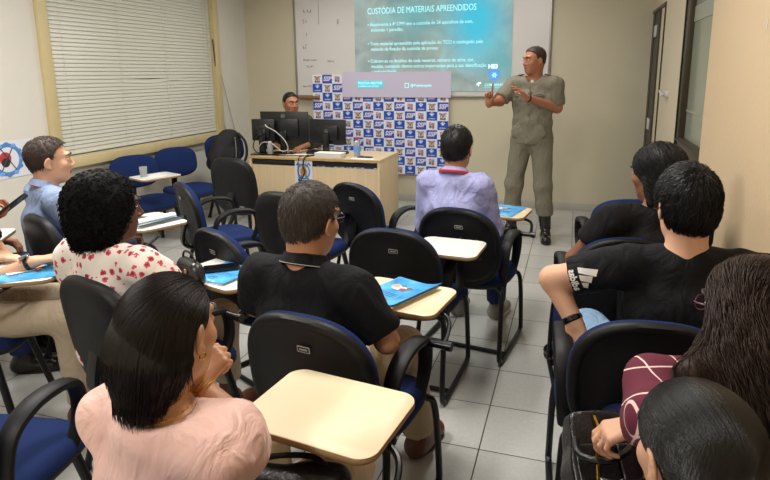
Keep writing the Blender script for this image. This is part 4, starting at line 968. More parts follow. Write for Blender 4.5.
def papers(name, loc, rz, n, w, h, label, m='paper', cat='papers'):
    t = empty(name, loc, rz, label, cat)
    for i in range(n):
        mb = MB(); mb.slab(rrect(w, h, .001, 2, random.uniform(-.012, .012), random.uniform(-.012, .012)), i*.0012, i*.0012+.001, .0002); mb.build('sheet', MAT[m], t)
    return t
papers('paper_stack', (-1.92, 5.22, .742), .1, 3, .21, .07, 'few white papers at the right front corner of the desk'); papers('paper_stack', (-2.66, 5.30, .742), .3, 2, .2, .14, 'white papers lying between the two monitors')
# wall cables near the corner
cable('wall_cable', [(XL+.02, 6.03, 1.95), (XL+.022, 6.06, 1.6), (XL+.022, 6.12, 1.2), (XL+.02, 6.20, .7), (XL+.02, 6.24, .3), (XL+.03, 6.25, .012)], MAT['cable_black'], .006, 'black cable running down the left wall beside the window')
cable('wall_cable', [(XL+.02, 6.05, 1.93), (XL+.025, 6.14, 1.6), (XL+.025, 6.28, 1.15), (XL+.02, 6.42, .75), (XL+.02, 6.48, .35), (XL+.03, 6.5, .012)], MAT['sticker'], .004, 'thin grey cable hanging on the left wall near the corner')
# poster on the left wall
t = empty('wall_poster', (XL+.003, 3.25, .935), 0, 'white poster with blue wreathed crests on the left wall', 'poster')
mb = MB(); mb.box((0, 0, 0), (.004, .80, .28), 0)
def d2(cy, cz, r, mi, x, n=24, rz=None, r0=None):
    mb.add([(x, cy+r*math.cos(2*PI*i/n), cz+(rz or r)*math.sin(2*PI*i/n)) for i in range(n)], [tuple(range(n))], mi)
for cy in (.03, .33):
    d2(cy, 0, .125, 1, .0030); d2(cy, 0, .095, 0, .0036); d2(cy-.02, .01, .05, 3, .0042); d2(cy-.02, -.02, .035, 2, .0046)
    for k in range(12):
        a = 2*PI*k/12; mb.sph((.004, cy+.118*math.cos(a), .118*math.sin(a)), (.0012, .022, .016), 1 if k % 2 else 4, 8, 5)
    for s in (-1, 1): mb.tube([(.0045, cy-s*.06, -.08), (.0045, cy+s*.05, .09)], .004, 5, 2)
mb.build('printed_sheet', [MAT['poster_white'], MAT['poster_blue'], MAT['poster_black'], MAT['poster_red'], MAT['banner_lightblue']], t, smooth=False)

# ------------------------------------------------------------------ chairs in place
G = 'writing-tablet chairs of the audience'
SC = 1.05
def CHR(kind, bx, by, yaw, label, tablet=None, sides=(1, -1), sc=SC): return chair(kind, bx, by, yaw, label, tablet, sides, G, sc=sc)
c_polo = CHR('arched', -.735, 1.44, -8, 'blue and black chair under the grey-haired man in the black polo', 'cream')
c_pink = CHR('arched', -.68, .66, -7, 'chair under the woman in the pink blouse, its big cream tablet nearest the camera', 'cream')
c_two = CHR('arched', -.765, 2.42, -4, 'empty black-backed chair between the man in the black polo and the man in lilac', 'set back')
c_lil = CHR('arched', -.56, 2.91, -8, 'blue and black chair under the man in the lilac shirt', 'cream')
c_four = CHR('arched', -1.34, 3.42, -24, 'empty blue-rimmed chair before the desk, directly behind the grey-haired head')
c_five = CHR('upright', -1.64, 3.04, -6, 'empty plain black-backed chair left of the grey-haired head')
c_six = CHR('upright', -2.62, 4.02, -8, 'empty large black-backed chair standing by the left end of the desk', None, (), 1.09)
c_seven = CHR('arched', -2.42, 3.14, -38, 'empty blue-rimmed chair in front of the low chairs under the window')
c_eight = CHR('arched', -1.54, 2.19, -26, 'empty blue-rimmed chair in front of the woman in the flowered blouse')
c_curl = CHR('upright', -1.58, 1.50, -16, 'black-backed chair under the woman in the flowered blouse', 'white')
c_left = CHR('upright', -2.57, 2.18, -24, 'black-backed chair under the man in the grey blue shirt', 'white')
c_empty = CHR('upright', -1.56, .80, 8, 'empty blue-seated chair at the bottom left corner beside the woman in pink')
c_watch = CHR('upright', -2.74, 1.58, -58, 'chair with blue seat at the left edge under the person with the wristwatch', 'white')
c_phone = CHR('upright', -3.42, 1.86, -58, 'chair at the left edge under the person holding a phone', 'white')
c_ts = CHR('arched', .25, 1.68, 4, 'blue-rimmed black chair under the man in the black sports T-shirt')
c_braid = CHR('arched', .25, 2.56, 8, 'blue-rimmed chair under the woman with the black braid')
c_ahead = chair('soft', .36, 3.34, 10, 'empty blue chair in front of the woman with the black braid', None, (1, -1), G, sc=SC)
c_long = CHR('arched', .41, .99, 4, 'chair under the woman with long wavy hair by the right wall', None, (1,))
c_bun = CHR('arched', .20, .40, 10, 'chair under the woman with the pulled-back ponytail at the bottom right')
GW = 'low blue chairs along the left wall'
w1 = chair('low', -3.88, 4.36, -112, 'low blue chair under the window, the one with the glass on its white tablet', 'white', (1,), GW)
w2 = chair('low', -3.88, 4.96, -112, 'low blue chair under the window, middle of the three', None, (), GW)
w3 = chair('low', -3.74, 5.62, -112, 'low blue chair under the window nearest the corner, a black backpack on it', None, (), GW, sc=1.08)

# ------------------------------------------------------------------ brochures and small things on the tablets
def brochure(loc, rz, label, w=.21, h=.28, open_=False, curl=.0):
    t = empty('brochure', loc, rz, label, 'brochure')
    for i in range(2):
        mb = MB(); n = 10; vs = []
        for a in range(n+1):
            for b in range(2):
                u = -w/2+w*a/n; k = max(0, (u/(w/2))); vs.append((u+.004*i, (-h/2, h/2)[b]+.003*i, .0012+.0016*i+curl*k**2*(1+i)))
        fs = [(a*2, a*2+2, a*2+3, a*2+1) for a in range(n)]; vs2 = [(x, y, z-.0010) for x, y, z in vs]; m_ = len(vs)
        mb.add(vs, fs); mb.add(vs2, [f[::-1] for f in fs]); mb.add(vs+vs2, [(a*2, a*2+m_, a*2+2+m_, a*2+2) for a in range(n)]+[(a*2+1, a*2+3, a*2+3+m_, a*2+1+m_) for a in range(n)]+[(0, 1, 1+m_, m_), (2*n, 2*n+m_, 2*n+1+m_, 2*n+1)])
        s_ = mb.build('cover' if i else 'back_page', MAT['brochure'] if i else MAT['paper'], t)
    mb = MB(); z = .0036+curl*.02
    for (x, y, r1, r2, mi) in ((-.025, .045, .034, .024, 0), (-.045, .055, .016, .015, 1), (.0, .035, .014, .013, 2), (.02, .055, .013, .012, 3), (-.02, .07, .012, .010, 4)):
        mb.add([(x+r1*math.cos(2*PI*k/14), y+r2*math.sin(2*PI*k/14), z+.0003*mi) for k in range(14)], [tuple(range(14))], mi)
    for k, (ln, y) in enumerate(((.12, -.02), (.09, -.032), (.11, -.046), (.03, -.075), (.05, -.085), (.03, -.098))): mb.box((0.0, y, z), (ln, .0035, .0004), 5)
    for k in range(6): mb.box((-.07+.027*k, -.12, z), (.018, .008, .0004), 0)
    mb.build('cover_print', [MAT['poster_white'], MAT['skinlike_print'], MAT['poster_red'], MAT['brown_print'], MAT['green_print'], MAT['print_ink']], s_)
    return t
TZ = .702*SC+.0008
brochure(on_chair(c_polo, .05, .28, TZ), c_polo.rotation_euler.z+R_(-16), 'light blue brochure lying on the cream tablet beside the man in the black polo', curl=.012)
brochure(on_chair(c_lil, .10, .28, TZ), c_lil.rotation_euler.z+R_(-6), 'blue brochure on the tablet of the man in the lilac shirt', w=.2)
brochure(on_chair(c_curl, .07, .28, TZ), c_curl.rotation_euler.z+R_(4), 'blue brochure under a phone on the tablet before the flowered blouse', curl=.004)
phone(on_chair(c_curl, .03, .28, TZ+.008), c_curl.rotation_euler.z+R_(-38), 'black phone lying on the blue brochure next to the woman in the flowered blouse')
brochure(on_chair(c_left, .09, .27, TZ), c_left.rotation_euler.z+R_(8), 'blue brochure under an open notebook on the tablet of the man in grey blue', curl=.01)
t = papers('notebook', on_chair(c_left, .07, .27, TZ+.006), c_left.rotation_euler.z+R_(4), 4, .17, .24, 'open white notebook with a curled page on the tablet of the man in grey blue', cat='notebook')
mb = MB(); n_ = 10; vs = []
for k in range(n_+1):
    a = PI*k/n_; vs += [(.085-.03+.03*math.sin(a)+0*k, -.12, .007+.02*(1-math.cos(a))*.6), (.085-.03+.03*math.sin(a), .12, .007+.02*(1-math.cos(a))*.6)]
mb.add(vs, [(k*2, k*2+2, k*2+3, k*2+1) for k in range(n_)]); mb.build('curled_page', MAT['paper'], t)
phone(on_chair(c_left, .05, .24, TZ+.0115), c_left.rotation_euler.z+R_(-60), 'dark phone lying on the open notebook')
brochure(on_chair(c_watch, .12, .28, TZ), c_watch.rotation_euler.z+R_(10), 'blue brochure under the hand of the person with the wristwatch', w=.24)
papers('note_sheet', on_chair(c_watch, .09, .24, TZ+.006), c_watch.rotation_euler.z+R_(30), 1, .14, .10, 'white slip of paper under the hand at the left edge')
t = empty('drinking_glass', on_chair(w1, .16, .25, .703), 0, 'small dark drinking glass on the tablet of a low blue chair', 'glass')
mb = MB(); lathe(mb, [(0, .001), (.028, .001), (.033, .09), (.031, .09), (.026, .006), (0, .006)]); mb.build('glass_body', MAT['bottle_clear'], t)
mb = MB(); lathe(mb, [(0, .008), (.026, .008), (.029, .055), (0, .055)]); mb.build('drink', MAT['black_gloss'], t)
papers('paper_stack', on_chair(w1, .09, .28, .7028), w1.rotation_euler.z+.2, 2, .2, .16, 'pale papers on the tablet of the low chair under the window')

# backpack hung over the corner chair
t = empty('backpack', on_chair(w3, .05, -.15, .52), w3.rotation_euler.z+R_(10), 'black backpack slumped over the low blue chair in the corner', 'backpack')
P = [ell((.02, .02, .20), (.20, .12, .23), k=.05), ell((.12, .04, .12), (.17, .12, .15), k=.05), ell((-.06, .02, .34), (.12, .09, .10), k=.05), ell((.04, .12, .14), (.13, .06, .12), k=.03),
     Prim(lambda x, y, z: .008*np.sin(34*x+20*z)*np.sin(28*z+15*y), (-9,)*3, (9,)*3, 'd', .01)]
iso_obj('bag_body', P, MAT['black_nylon'], t, .012)
mb = MB(); mb.tube(spline([(-.1, .10, .40), (-.14, .16, .30), (-.12, .19, .16), (-.05, .18, .04)], 6), .008, 6, flat=((1, 0, 0), 2.6)); mb.build('strap', MAT['black_nylon'], t)
mb = MB(); mb.tube(spline([(-.02, .13, .36), (.03, .185, .24), (.05, .195, .12), (.04, .17, .04)], 6), .003, 5); mb.sph((.05, .2, .1), .010, u=8, v=6); mb.build('zip', MAT['sticker'], t)

# ------------------------------------------------------------------ the audience
Y = lambda c, extra=0: c.rotation_euler.z+R_(extra)
# man in the black polo
F = Fig('person', 'grey-haired man with glasses in a black polo shirt, seen from behind at centre', None, Y(c_polo), headR=(-7, 6, 2), head_at=at(311, 221, 1.88), w=1.04, belly=.02,
        J=dict(elR=(.27, .02, .73), wrR=(.14, .22, .74), elL=(-.27, .06, .74), wrL=(-.12, .26, .70), shL=(-.182, -.02, .945), shR=(.182, -.02, .945), knL=(-.13, .42, .53), knR=(.16, .40, .52), anR=(.18, .50, .10), toR=(.20, .66, .035)))
F.body(MAT['skin_tan'], neck_r=.060); F.face(brow=MAT['hair_grey'])
F.shirt(MAT['navy_polo'], sleeve=.82, sl=.020, neck=(.070, .066, .036), h=.008); F.collar(MAT['navy_polo'], r=.066, hgt=.032, piping=MAT['white_piping'])
F.trousers(MAT['khaki'], r=(.09, .076, .068)); F.shoes(MAT['brown_leather'], MAT['sole_dark'], high=.055)
F.short_hair(MAT['hair_grey'], t=.009, strands=2600, sl=.018, sr=.0009)
def glasses(F, m, lens=True, name='glasses', label='glasses'):
    mb = MB()
    for s in (-1, 1):
        pts = [F.hp((s*.033+.024*math.cos(a)*1.05, .104-.006*abs(math.cos(a)), .008+.018*math.sin(a))) for a in [2*PI*i/20 for i in range(20)]]; mb.tube(pts, .0015, 5, closed=True)
        mb.tube([F.hp((s*.058, .100, .014)), F.hp((s*.074, .075, .016)), F.hp((s*.082, .01, .018)), F.hp((s*.084, -.02, .005))], .0018, 5)
    mb.tube([F.hp((-.010, .104, .012)), F.hp((0, .110, .015)), F.hp((.010, .104, .012))], .0015, 5); mb.build('glasses', m, F.root)
glasses(F, MAT['black_gloss'])
# man in lilac
F = Fig('person', 'man in a lilac shirt with a red lanyard, seated nearest the speaker', None, Y(c_lil), headR=(2, 4, 0), head_at=at(457, 149, 3.18), w=.95,
        J=dict(elR=(.20, .06, .70), elL=(-.20, .06, .70), shL=(-.155, -.01, .955), shR=(.155, -.01, .955), anR=(.12, .5, .10), toR=(.14, .66, .035)))
F.body(MAT['skin_tan'], hh=.006, h=.014); F.face(); F.shirt(MAT['lilac_cotton'], sleeve=1.7, sl=.018, neck=(.066, .060, .034), h=.011, fold=.0045); F.collar(MAT['lilac_cotton'], r=.062, hgt=.03)
F.trousers(MAT['denim'], h=.014); F.shoes(MAT['grey_canvas'], MAT['white_rubber'], high=.045); F.short_hair(MAT['hair_black'], t=.012, strands=900, sl=.016, h=.007)
mb = MB(); mb.tube([F.J['neck']+np.array((.083*math.cos(a), .080*math.sin(a)-.012, .012-.022*math.sin(a)-(.03 if math.sin(a) > .8 else 0))) for a in [2*PI*i/28 for i in range(28)]], .004, 6, closed=True, flat=((0, 0, 1), 2.)); mb.build('lanyard', MAT['red_ribbon'], F.root)
# man in grey blue
F = Fig('person', 'short-haired man in a grey blue shirt with red-lined collar near the window, looking right', None, Y(c_left, -3), headR=(-16, 0, 0), head_at=at(50, 161, 3.10), w=1.04, base=SEAT,
        J=dict(elR=(.25, .10, .70), elL=(-.25, .08, .70), shL=(-.175, -.01, .95), shR=(.175, -.01, .95)))
F.body(MAT['skin_light'], hh=.005); F.face(brow=MAT['hair_brown']); F.shirt(MAT['greyblue_cotton'], sleeve=1.6, sl=.02, neck=(.066, .060, .034), h=.010, fold=.0045); F.collar(MAT['greyblue_cotton'], r=.064, hgt=.03, piping=MAT['red_ribbon'])
F.trousers(MAT['denim'], h=.014); F.shoes(MAT['brown_leather']); F.short_hair(MAT['hair_cropped'], t=.011, strands=1500, sl=.013, fade=.1, side=.15, h=.0055)
# woman in the flowered blouse
F = Fig('person', 'woman with black curly hair in a white blouse with red flowers', None, Y(c_curl, 8), headR=(-34, 4, 0), head_at=at(110, 208, 2.16), fem=True, w=1.0,
        J=dict(elR=(.25, .10, .71), elL=(-.25, .06, .71), shL=(-.185, -.01, .925), shR=(.185, -.01, .925), wrR=(.12, .28, .70), knL=(-.17, .40, .52), knR=(.14, .42, .52), anL=(-.20, .42, .10), toL=(-.24, .57, .035)))
F.body(MAT['skin_dark'], hh=.005); F.face(); F.shirt(MAT['floral'], sleeve=.95, sl=.020, puff=.008, neck=(.085, .080, .038), h=.008, fold=.004, name='blouse')
F.trousers(MAT['beige_cotton'], h=.013, end=.75); F.shoes(MAT['brown_leather'], name='sandal', high=.03)
# curly hair: a full mass with curls all over
P = xf([ell((0, -.035, .030), (.125, .125, .115), k=.04), ell((0, -.060, -.055), (.118, .085, .085), k=.05), ell((-.055, -.02, -.045), (.060, .075, .085), k=.04), ell((.060, -.035, -.035), (.055, .060, .080), k=.04), ell((-.02, -.075, -.125), (.07, .05, .035), k=.04), ell((0, .115, -.035), (.07, .075, .09), k=.02, op='s'), ell((.02, .10, .045), (.055, .035, .03), k=.02, op='s')], F.HR, F.H)
V1, F1 = iso_mesh(P, .010); N = 3400; sd = V1[RNG.integers(0, len(V1), N)]; e = 2e-3; ff = lambda Q: field(P, Q[:, 0], Q[:, 1], Q[:, 2]); d0 = ff(sd)
Gd = np.stack([ff(sd+np.eye(3)[i]*e)-d0 for i in range(3)], 1)/e; Gd /= np.linalg.norm(Gd, axis=1, keepdims=True)+1e-6
tn = np.cross(Gd, RNG.normal(size=(N, 3))); tn /= np.linalg.norm(tn, axis=1, keepdims=True); bn = np.cross(Gd, tn); S = 14; tt = np.linspace(0, 1, S)[None, :, None]; ph = RNG.uniform(0, 6.3, (N, 1, 1)); turns = RNG.uniform(1.4, 2.4, (N, 1, 1))*2*PI
rad = RNG.uniform(.0035, .0065, (N, 1, 1)); Ln = RNG.uniform(.006, .022, (N, 1, 1)); drp = np.array((0, 0, -1.))[None, None]
PP = sd[:, None]-Gd[:, None]*.004+Gd[:, None]*Ln*tt*.8+(tn[:, None]*np.cos(ph+turns*tt)+bn[:, None]*np.sin(ph+turns*tt))*rad+drp*Ln*tt*.5
V2, F2 = strands_mesh(PP, .0014, 3, False); iso_plus('curly_hair', V1, F1, V2, F2, MAT['hair_afro'], F.root)
# woman in pink
F = Fig('person', 'woman in a pink satin blouse with long dark hair, chin on her hand, nearest left', None, Y(c_pink, -4), headR=(7, 6, -3), head_at=at(172, 332, 1.22), fem=True,
        J=dict(shL=(-.16, -.02, .915), shR=(.16, -.02, .90), neck=(.0, -.005, .965), elL=(-.22, .08, .70), knR=(.17, .42, .53)))
F.J['shL'][2] -= .02; F.J['shR'][2] -= .025; F.J['wrR'] = F.local(at(196, 384, 1.30)); F.J['elR'] = F.local(at(238, 425, 1.28)); dh = F.local(at(212, 362, 1.33))-F.J['wrR']
F.body(MAT['skin_olive'], hands=dict(R=dict(d=dh/np.linalg.norm(dh), n=(-.3, -.2, -.9), curl=(.7, 1.15, 1.2, 1.25, 1.3), thumb=(.3, .5, .4), fine=.0045)), hh=.004, h=.011, neck_r=.048)
F.face(); F.shirt(MAT['pink_satin'], sleeve=.72, sl=.022, puff=.016, neck=(.118, .108, .060), neck_off=(0, -.026, .034), h=.0065, fold=.0045, name='blouse')
F.trousers(MAT['cream_trousers'], h=.012); F.shoes(MAT['brown_leather'], name='sandal', high=.03)
Hp = [ell((0, -.018, .040), (.082, .103, .089), k=.02), ell((-.005, -.052, -.02), (.077, .064, .080), k=.04), cap((-.008, -.065, -.04), (-.012, -.080, -.105), .066, .045, k=.05, flat=((1, .2, 0), 1.2)), cap((-.052, -.03, .0), (-.055, -.050, -.09), .045, .030, k=.04),
      ell((.045, .105, -.03), (.075, .085, .115), k=.015, op='s'), ell((.085, .0, -.035), (.030, .036, .055), k=.01, op='s'), ell((0, .125, -.0), (.065, .045, .072), k=.01, op='s')]
P = xf(Hp, F.HR, F.H); V1, F1 = iso_mesh(P, .0065); lv = (V1-F.H) @ F.HR
top = V1[(lv[:, 2] > -.02) & (lv[:, 1] < .085)]; N = 2200; sd = top[RNG.integers(0, len(top), N)]+RNG.normal(0, .001, (N, 3)); Rr = F.HR
def dpink(Q, i):
    q = (Q-F.H) @ Rr; v = np.stack([-.25*np.ones(len(q))-.2*np.sign(q[:, 0]-.01)*0, -.8*np.clip((q[:, 1]+.06)*10, 0, 1)-.12, -.35-1.2*np.clip(.07-q[:, 2], 0, .1)*10], 1); return v @ Rr.T
PP = trace(P, sd, dpink, 16, .0115, .0012, free=13); V2, F2 = strands_mesh(PP, .0011, 3); iso_plus('long_hair', V1, F1, V2, F2, MAT['hair_dark'], F.root)
mb = MB(); cN = F.J['neck']+np.array((0, -.010, .012))
for q_, (r1, dz, rt) in enumerate(((.060, .012, .0013), (.076, -.006, .0015))):
    mb.tube([cN+np.array((r1*math.cos(a), r1*.95*math.sin(a), dz-.030*math.sin(a)*(-1 if math.sin(a) < 0 else 1)*.6)) for a in [2*PI*i/40 for i in range(40)]], rt, 5, closed=True)
    for i in range(0, 40, 3): a = 2*PI*i/40; mb.sph(tuple(cN+np.array((r1*math.cos(a), r1*.95*math.sin(a), dz-.030*abs(math.sin(a))*.6))), .0026, u=7, v=5)
mb.build('necklace', MAT['gold'], F.root)
mb = MB(); c = F.hp((.080, -.004, -.040)); mb.tube([c+np.array((0, .008*math.cos(a), .008*math.sin(a))) for a in [2*PI*i/16 for i in range(16)]], .0016, 6, closed=True); mb.build('earring', MAT['gold'], F.root)
w_ = F.J['wrR']; d_ = (w_-F.J['elR']); d_ /= np.linalg.norm(d_); a_ = np.cross(d_, (0, 0, 1)); a_ /= np.linalg.norm(a_); b_ = np.cross(d_, a_)
for k, rr_ in ((-.012, .031), (-.024, .033)):
    mb = MB(); mb.tube([w_+d_*k+(a_*math.cos(t_)+b_*math.sin(t_))*rr_ for t_ in [2*PI*i/24 for i in range(24)]], .0020, 6, closed=True); mb.build('bracelet', MAT['gold'], F.root)
PINK = F
# handbag on her lap
t = empty('handbag', (F.loc[0]+.20, F.loc[1]+.13, .60), R_(20), 'black handbag on the lap of the woman in pink under the cream tablet', 'handbag')
iso_obj('bag_body', [cap((-.11, 0, .035), (.11, 0, .035), .04, k=.02, flat=((0, 1, 0), 1.3)), Prim(lambda x, y, z: .003*np.sin(50*x+30*z)*np.sin(40*y), (-9,)*3, (9,)*3, 'd', .01)], MAT['black_leather'], t, .008)
mb = MB(); mb.tube(spline([(-.1, 0, .065), (-.05, .03, .082), (.05, .03, .082), (.1, 0, .065)], 6), .007, 7); mb.build('bag_strap', MAT['black_leather'], t)
# man in the sports T-shirt
F = Fig('person', 'black-haired man in a black sports T-shirt with a white striped logo on the sleeve', None, Y(c_ts, 2), headR=(6, 6, 0), head_at=at(686, 208, 1.84), w=1.04,
        J=dict(shL=(-.190, -.01, .945), shR=(.185, -.01, .945), knL=(-.22, .38, .54), knR=(.13, .42, .53)))
eL = F.local(at(553, 279, 2.02)); wL = F.local(at(574, 322, 1.96)); F.J['elL'] = eL; F.J['wrL'] = wL
dv = F.local(at(583, 350, 1.93))-wL
F.body(MAT['skin_light'], hands=dict(L=dict(d=dv/np.linalg.norm(dv), n=(.35, .9, -.1), curl=(.4, .35, .45, .5, .6), thumb=(.5, .4, .3), fine=.0045)), hh=.005, arm=(.050, .044, .028), neck_r=.058); F.face()
F.shirt(MAT['black_cotton'], sleeve=.66, sl=.020, neck=(.072, .066, .028), neck_off=(0, -.002, .036), h=.008, fold=.0045, name='t_shirt')
F.trousers(MAT['light_denim'], r=(.092, .078, .066)); F.shoes(MAT['boot']); F.short_hair(MAT['hair_black'], t=.020, strands=3000, sl=.034, sr=.0012, lift=.3, whorl=(.01, -.07, .095))
# sleeve mark: three slanted bars and lettering laid on the cloth
sh, el = F.J['shL'], F.J['elL']; ax = (el-sh)/np.linalg.norm(el-sh)
cv = F.local((0, 0, CAMZ)); mid = sh+(el-sh)*.42; vd = cv-mid; vd -= ax*(vd@ax); vd /= np.linalg.norm(vd); lt = np.cross(ax, vd)
def on_sleeve(u, v, off=.0015):   # u along the arm, v round the arm
    a = v/.066; dirn = vd*math.cos(a)+lt*math.sin(a); p = sh+ax*u; r = .03
    for _ in range(40):
        q = p+dirn*r; dd_ = float(field(F.sp, q[0], q[1], q[2]))
        if abs(dd_) < .0004: break
        r -= max(-.01, min(.01, dd_))
    return p+dirn*(r+off)
def patch(mb, poly, nu=5):
    (a, b, c, d) = poly; vs = []
    for i in range(nu+1):
        s0 = (a[0]+(d[0]-a[0])*i/nu, a[1]+(d[1]-a[1])*i/nu); s1 = (b[0]+(c[0]-b[0])*i/nu, b[1]+(c[1]-b[1])*i/nu)
        for j in range(3): vs.append(on_sleeve(s0[0]+(s1[0]-s0[0])*j/2, s0[1]+(s1[1]-s0[1])*j/2))
    mb.add(vs, [(i*3+j, i*3+j+1, i*3+3+j+1, i*3+3+j) for i in range(nu) for j in range(2)])
mb = MB()
UL = .12; V0 = -.045
for k, hgt in enumerate((.022, .042, .064)):
    b0 = V0+k*.024; patch(mb, [(UL-.008, b0), (UL-.008, b0+.018), (UL-.008-hgt, b0+.018-.30*hgt), (UL-.008-hgt+.012, b0-.30*hgt-.002)])
v_, f_ = text_mesh('adidas', .034, 0, 'LEFT', .0012); mb.add([on_sleeve(UL+.004+.020-b, V0-.006+a*.82) for a, b, c in v_], f_)
mb.build('sleeve_mark', MAT['white_cotton'], F.root, smooth=False)
mb = MB(); w_ = F.J['wrL']; d_ = (w_-F.J['elL']); d_ /= np.linalg.norm(d_); a_ = np.cross(d_, (0, 0, 1)); a_ /= np.linalg.norm(a_); b_ = np.cross(d_, a_)
mb.tube([w_-d_*.012+(a_*math.cos(t_)*1.05+b_*math.sin(t_))*.030 for t_ in [2*PI*i/24 for i in range(24)]], .004, 6, closed=True, flat=(tuple(d_), 2.6)); wt = mb.build('wristwatch', MAT['black_gloss'], F.root)
# woman with the braid
F = Fig('person', 'woman with a black braid in a black top, seated beside the partition', None, Y(c_braid, 14), headR=(28, 8, 0), head_at=at(656, 174, 2.52), fem=True, w=1.02,
        J=dict(shL=(-.20, -.0, .93), shR=(.19, -.01, .93), elL=(-.31, .10, .72), wrL=(-.20, .30, .66), knL=(-.20, .40, .53), anL=(-.2, .42, .1), toL=(-.22, .58, .035)))
F.body(MAT['skin_brown'], hh=.006); F.face(); F.shirt(MAT['black_dress'], sleeve=.55, sl=.020, neck=(.080, .072, .05), h=.010, name='top')
F.trousers(MAT['denim'], r=(.092, .076, .062)); F.shoes(MAT['boot'])
Hp = [ell((0, -.020, .042), (.090, .110, .094), k=.02), ell((0, -.060, -.03), (.084, .076, .090), k=.04), cap((-.01, -.08, -.06), (-.045, -.10, -.16), .05, .03, k=.05), cap((-.062, -.015, -.03), (-.08, -.02, -.12), .024, .016, k=.03), ell((0, .120, -.03), (.070, .064, .10), k=.015, op='s')]
P = xf(Hp, F.HR, F.H); V1, F1 = iso_mesh(P, .0075); lv = (V1-F.H) @ F.HR; Rr = F.HR
N = 1300; tp = V1[lv[:, 1] < .08]; sd = tp[RNG.integers(0, len(tp), N)]; tgt = F.hp((-.03, -.115, -.045))
PP = trace(P, sd, lambda Q, i: (tgt-Q)/(np.linalg.norm(tgt-Q, axis=1, keepdims=True)+.01)+np.array((0, 0, -.5)), 12, .010, .003); PP = PP+RNG.normal(0, .0022, PP.shape); V2, F2 = strands_mesh(PP, .0011, 3)
bp = [tgt+np.array((-.004*i, -.004*i+.0*i, -.022*i)) for i in range(8)]; br = []
for i, b0 in enumerate(bp):
    for s in (-1, 1): br.append(ell(b0+np.array((s*.011, -.004, 0)), (.016-.0008*i, .015, .019), Rm=np.array(Matrix.Rotation(R_(s*32), 3, 'Y')), k=.003))
V3, F3 = iso_mesh(br, .004); V2, F2 = np.concatenate([V2, V3]), np.concatenate([F2, F3+len(V2)])
iso_plus('braided_hair', V1, F1, V2, F2, MAT['hair_black'], F.root)
# woman with the long wavy hair
F = Fig('person', 'woman with long wavy brown hair in a maroon checked sweater by the right wall', None, Y(c_long, 12), headR=(22, 10, 0), head_at=at(752, 312, 1.30), fem=True, w=1.06,
        J=dict(shL=(-.19, .04, .86), shR=(.15, .02, .86), neck=(0, .03, .93), elL=(-.27, .12, .66), elR=(.17, .12, .66), wrR=(.08, .28, .66), chest=(0, .02, .78), knL=(-.12, .36, .52), knR=(.12, .36, .52), anL=(-.12, .3, .10), anR=(.12, .3, .10), toL=(-.12, .45, .035), toR=(.12, .45, .035)))
F.J['wrL'] = F.local(at(640, 424, 1.36)); dv = F.local(at(618, 430, 1.38))-F.J['wrL']; F.J['elL'] = F.local(at(660, 420, 1.22))*np.array((1, 1, 1))
F.body(MAT['skin_light'], hands=dict(L=dict(d=dv/np.linalg.norm(dv), n=(0, .2, -1), curl=(.4, .5, .6, .7, .8), fine=.0045)), hh=.005); F.face(brow=MAT['hair_brown'])
F.shirt(MAT['plaid'], sleeve=1.85, sl=.022, neck=(.070, .065, .045), h=.008, name='sweater'); F.trousers(MAT['denim']); F.shoes(MAT['boot']); glasses(F, mat('purple_frame', srgb(90, 30, 60), rough=.3))
Hp = [ell((0, -.022, .040), (.092, .108, .092), k=.02), ell((0, -.060, -.03), (.105, .080, .10), k=.05), cap((-.05, -.085, -.06), (-.085, -.13, -.26), .075, .075, k=.06, flat=((1, 0, 0), 1.3)), cap((.05, -.09, -.06), (.07, -.15, -.30), .08, .07, k=.06, flat=((1, 0, 0), 1.3)), cap((0, -.10, -.1), (0, -.17, -.34), .08, .06, k=.05, flat=((1, 0, 0), 1.4)), cap((-.075, -.02, .0), (-.13, -.05, -.14), .040, .055, k=.05), cap((-.12, -.05, -.14), (-.20, -.03, -.23), .060, .045, k=.05),
      ell((0, .13, -.03), (.070, .075, .11), k=.015, op='s')]
P = xf(Hp, F.HR, F.H); P.insert(6, cap(F.local(at(735, 350, 1.27)), F.local(at(692, 374, 1.20)), .042, .030, k=.04)); V1, F1 = iso_mesh(P, .008); lv = (V1-F.H) @ F.HR; Rr = F.HR
top = V1[(lv[:, 2] > -.20) & (lv[:, 1] < .085)]; N = 6200; sd = top[RNG.integers(0, len(top), N)]+RNG.normal(0, .003, (N, 3))
def dlong(Q, i):
    q = (Q-F.H) @ Rr; v = np.stack([.9*np.sign(q[:, 0])*np.clip(q[:, 2]-.02, 0, .08)*12, -.5*np.clip((q[:, 1]+.08)*8, 0, 1)-.08, -.2-1.2*np.clip(.10-q[:, 2], 0, .1)*10], 1); return v @ Rr.T
S = 26; PP = trace(P, sd, dlong, S, .0115, .003, free=21); ph = (5*np.sin(31*sd[:, 0]+17*sd[:, 2])+4*np.sin(37*sd[:, 1]-23*sd[:, 2]))[:, None]+RNG.normal(0, .35, (N, 1)); fr_ = .62+.12*np.sin(45*sd[:, 2]+20*sd[:, 0])[:, None]+RNG.normal(0, .02, (N, 1)); am = np.linspace(.15, 1, S)[None]*RNG.uniform(.010, .022, (N, 1)); ii = np.arange(S)[None]
sdv = Rr[:, 0]; PP = PP+(np.sin(ph+fr_*ii)*am)[..., None]*sdv[None, None]+(np.cos(ph+fr_*ii)*am*.8)[..., None]*np.array((0, -.8, .3))[None, None]
V2, F2 = strands_mesh(PP, RNG.uniform(.0006, .0014, N), 3); iso_plus('long_hair', V1, F1, V2, F2, MAT['hair_brown'], F.root)
mb = MB(); c = F.hp((-.105, -.06, -.09)); mb.tube([c+np.array((.010*math.cos(a), -.004, .010*math.sin(a))) for a in [2*PI*i/14 for i in range(14)]], .0016, 5, closed=True); mb.build('earring', MAT['chrome'], F.root)
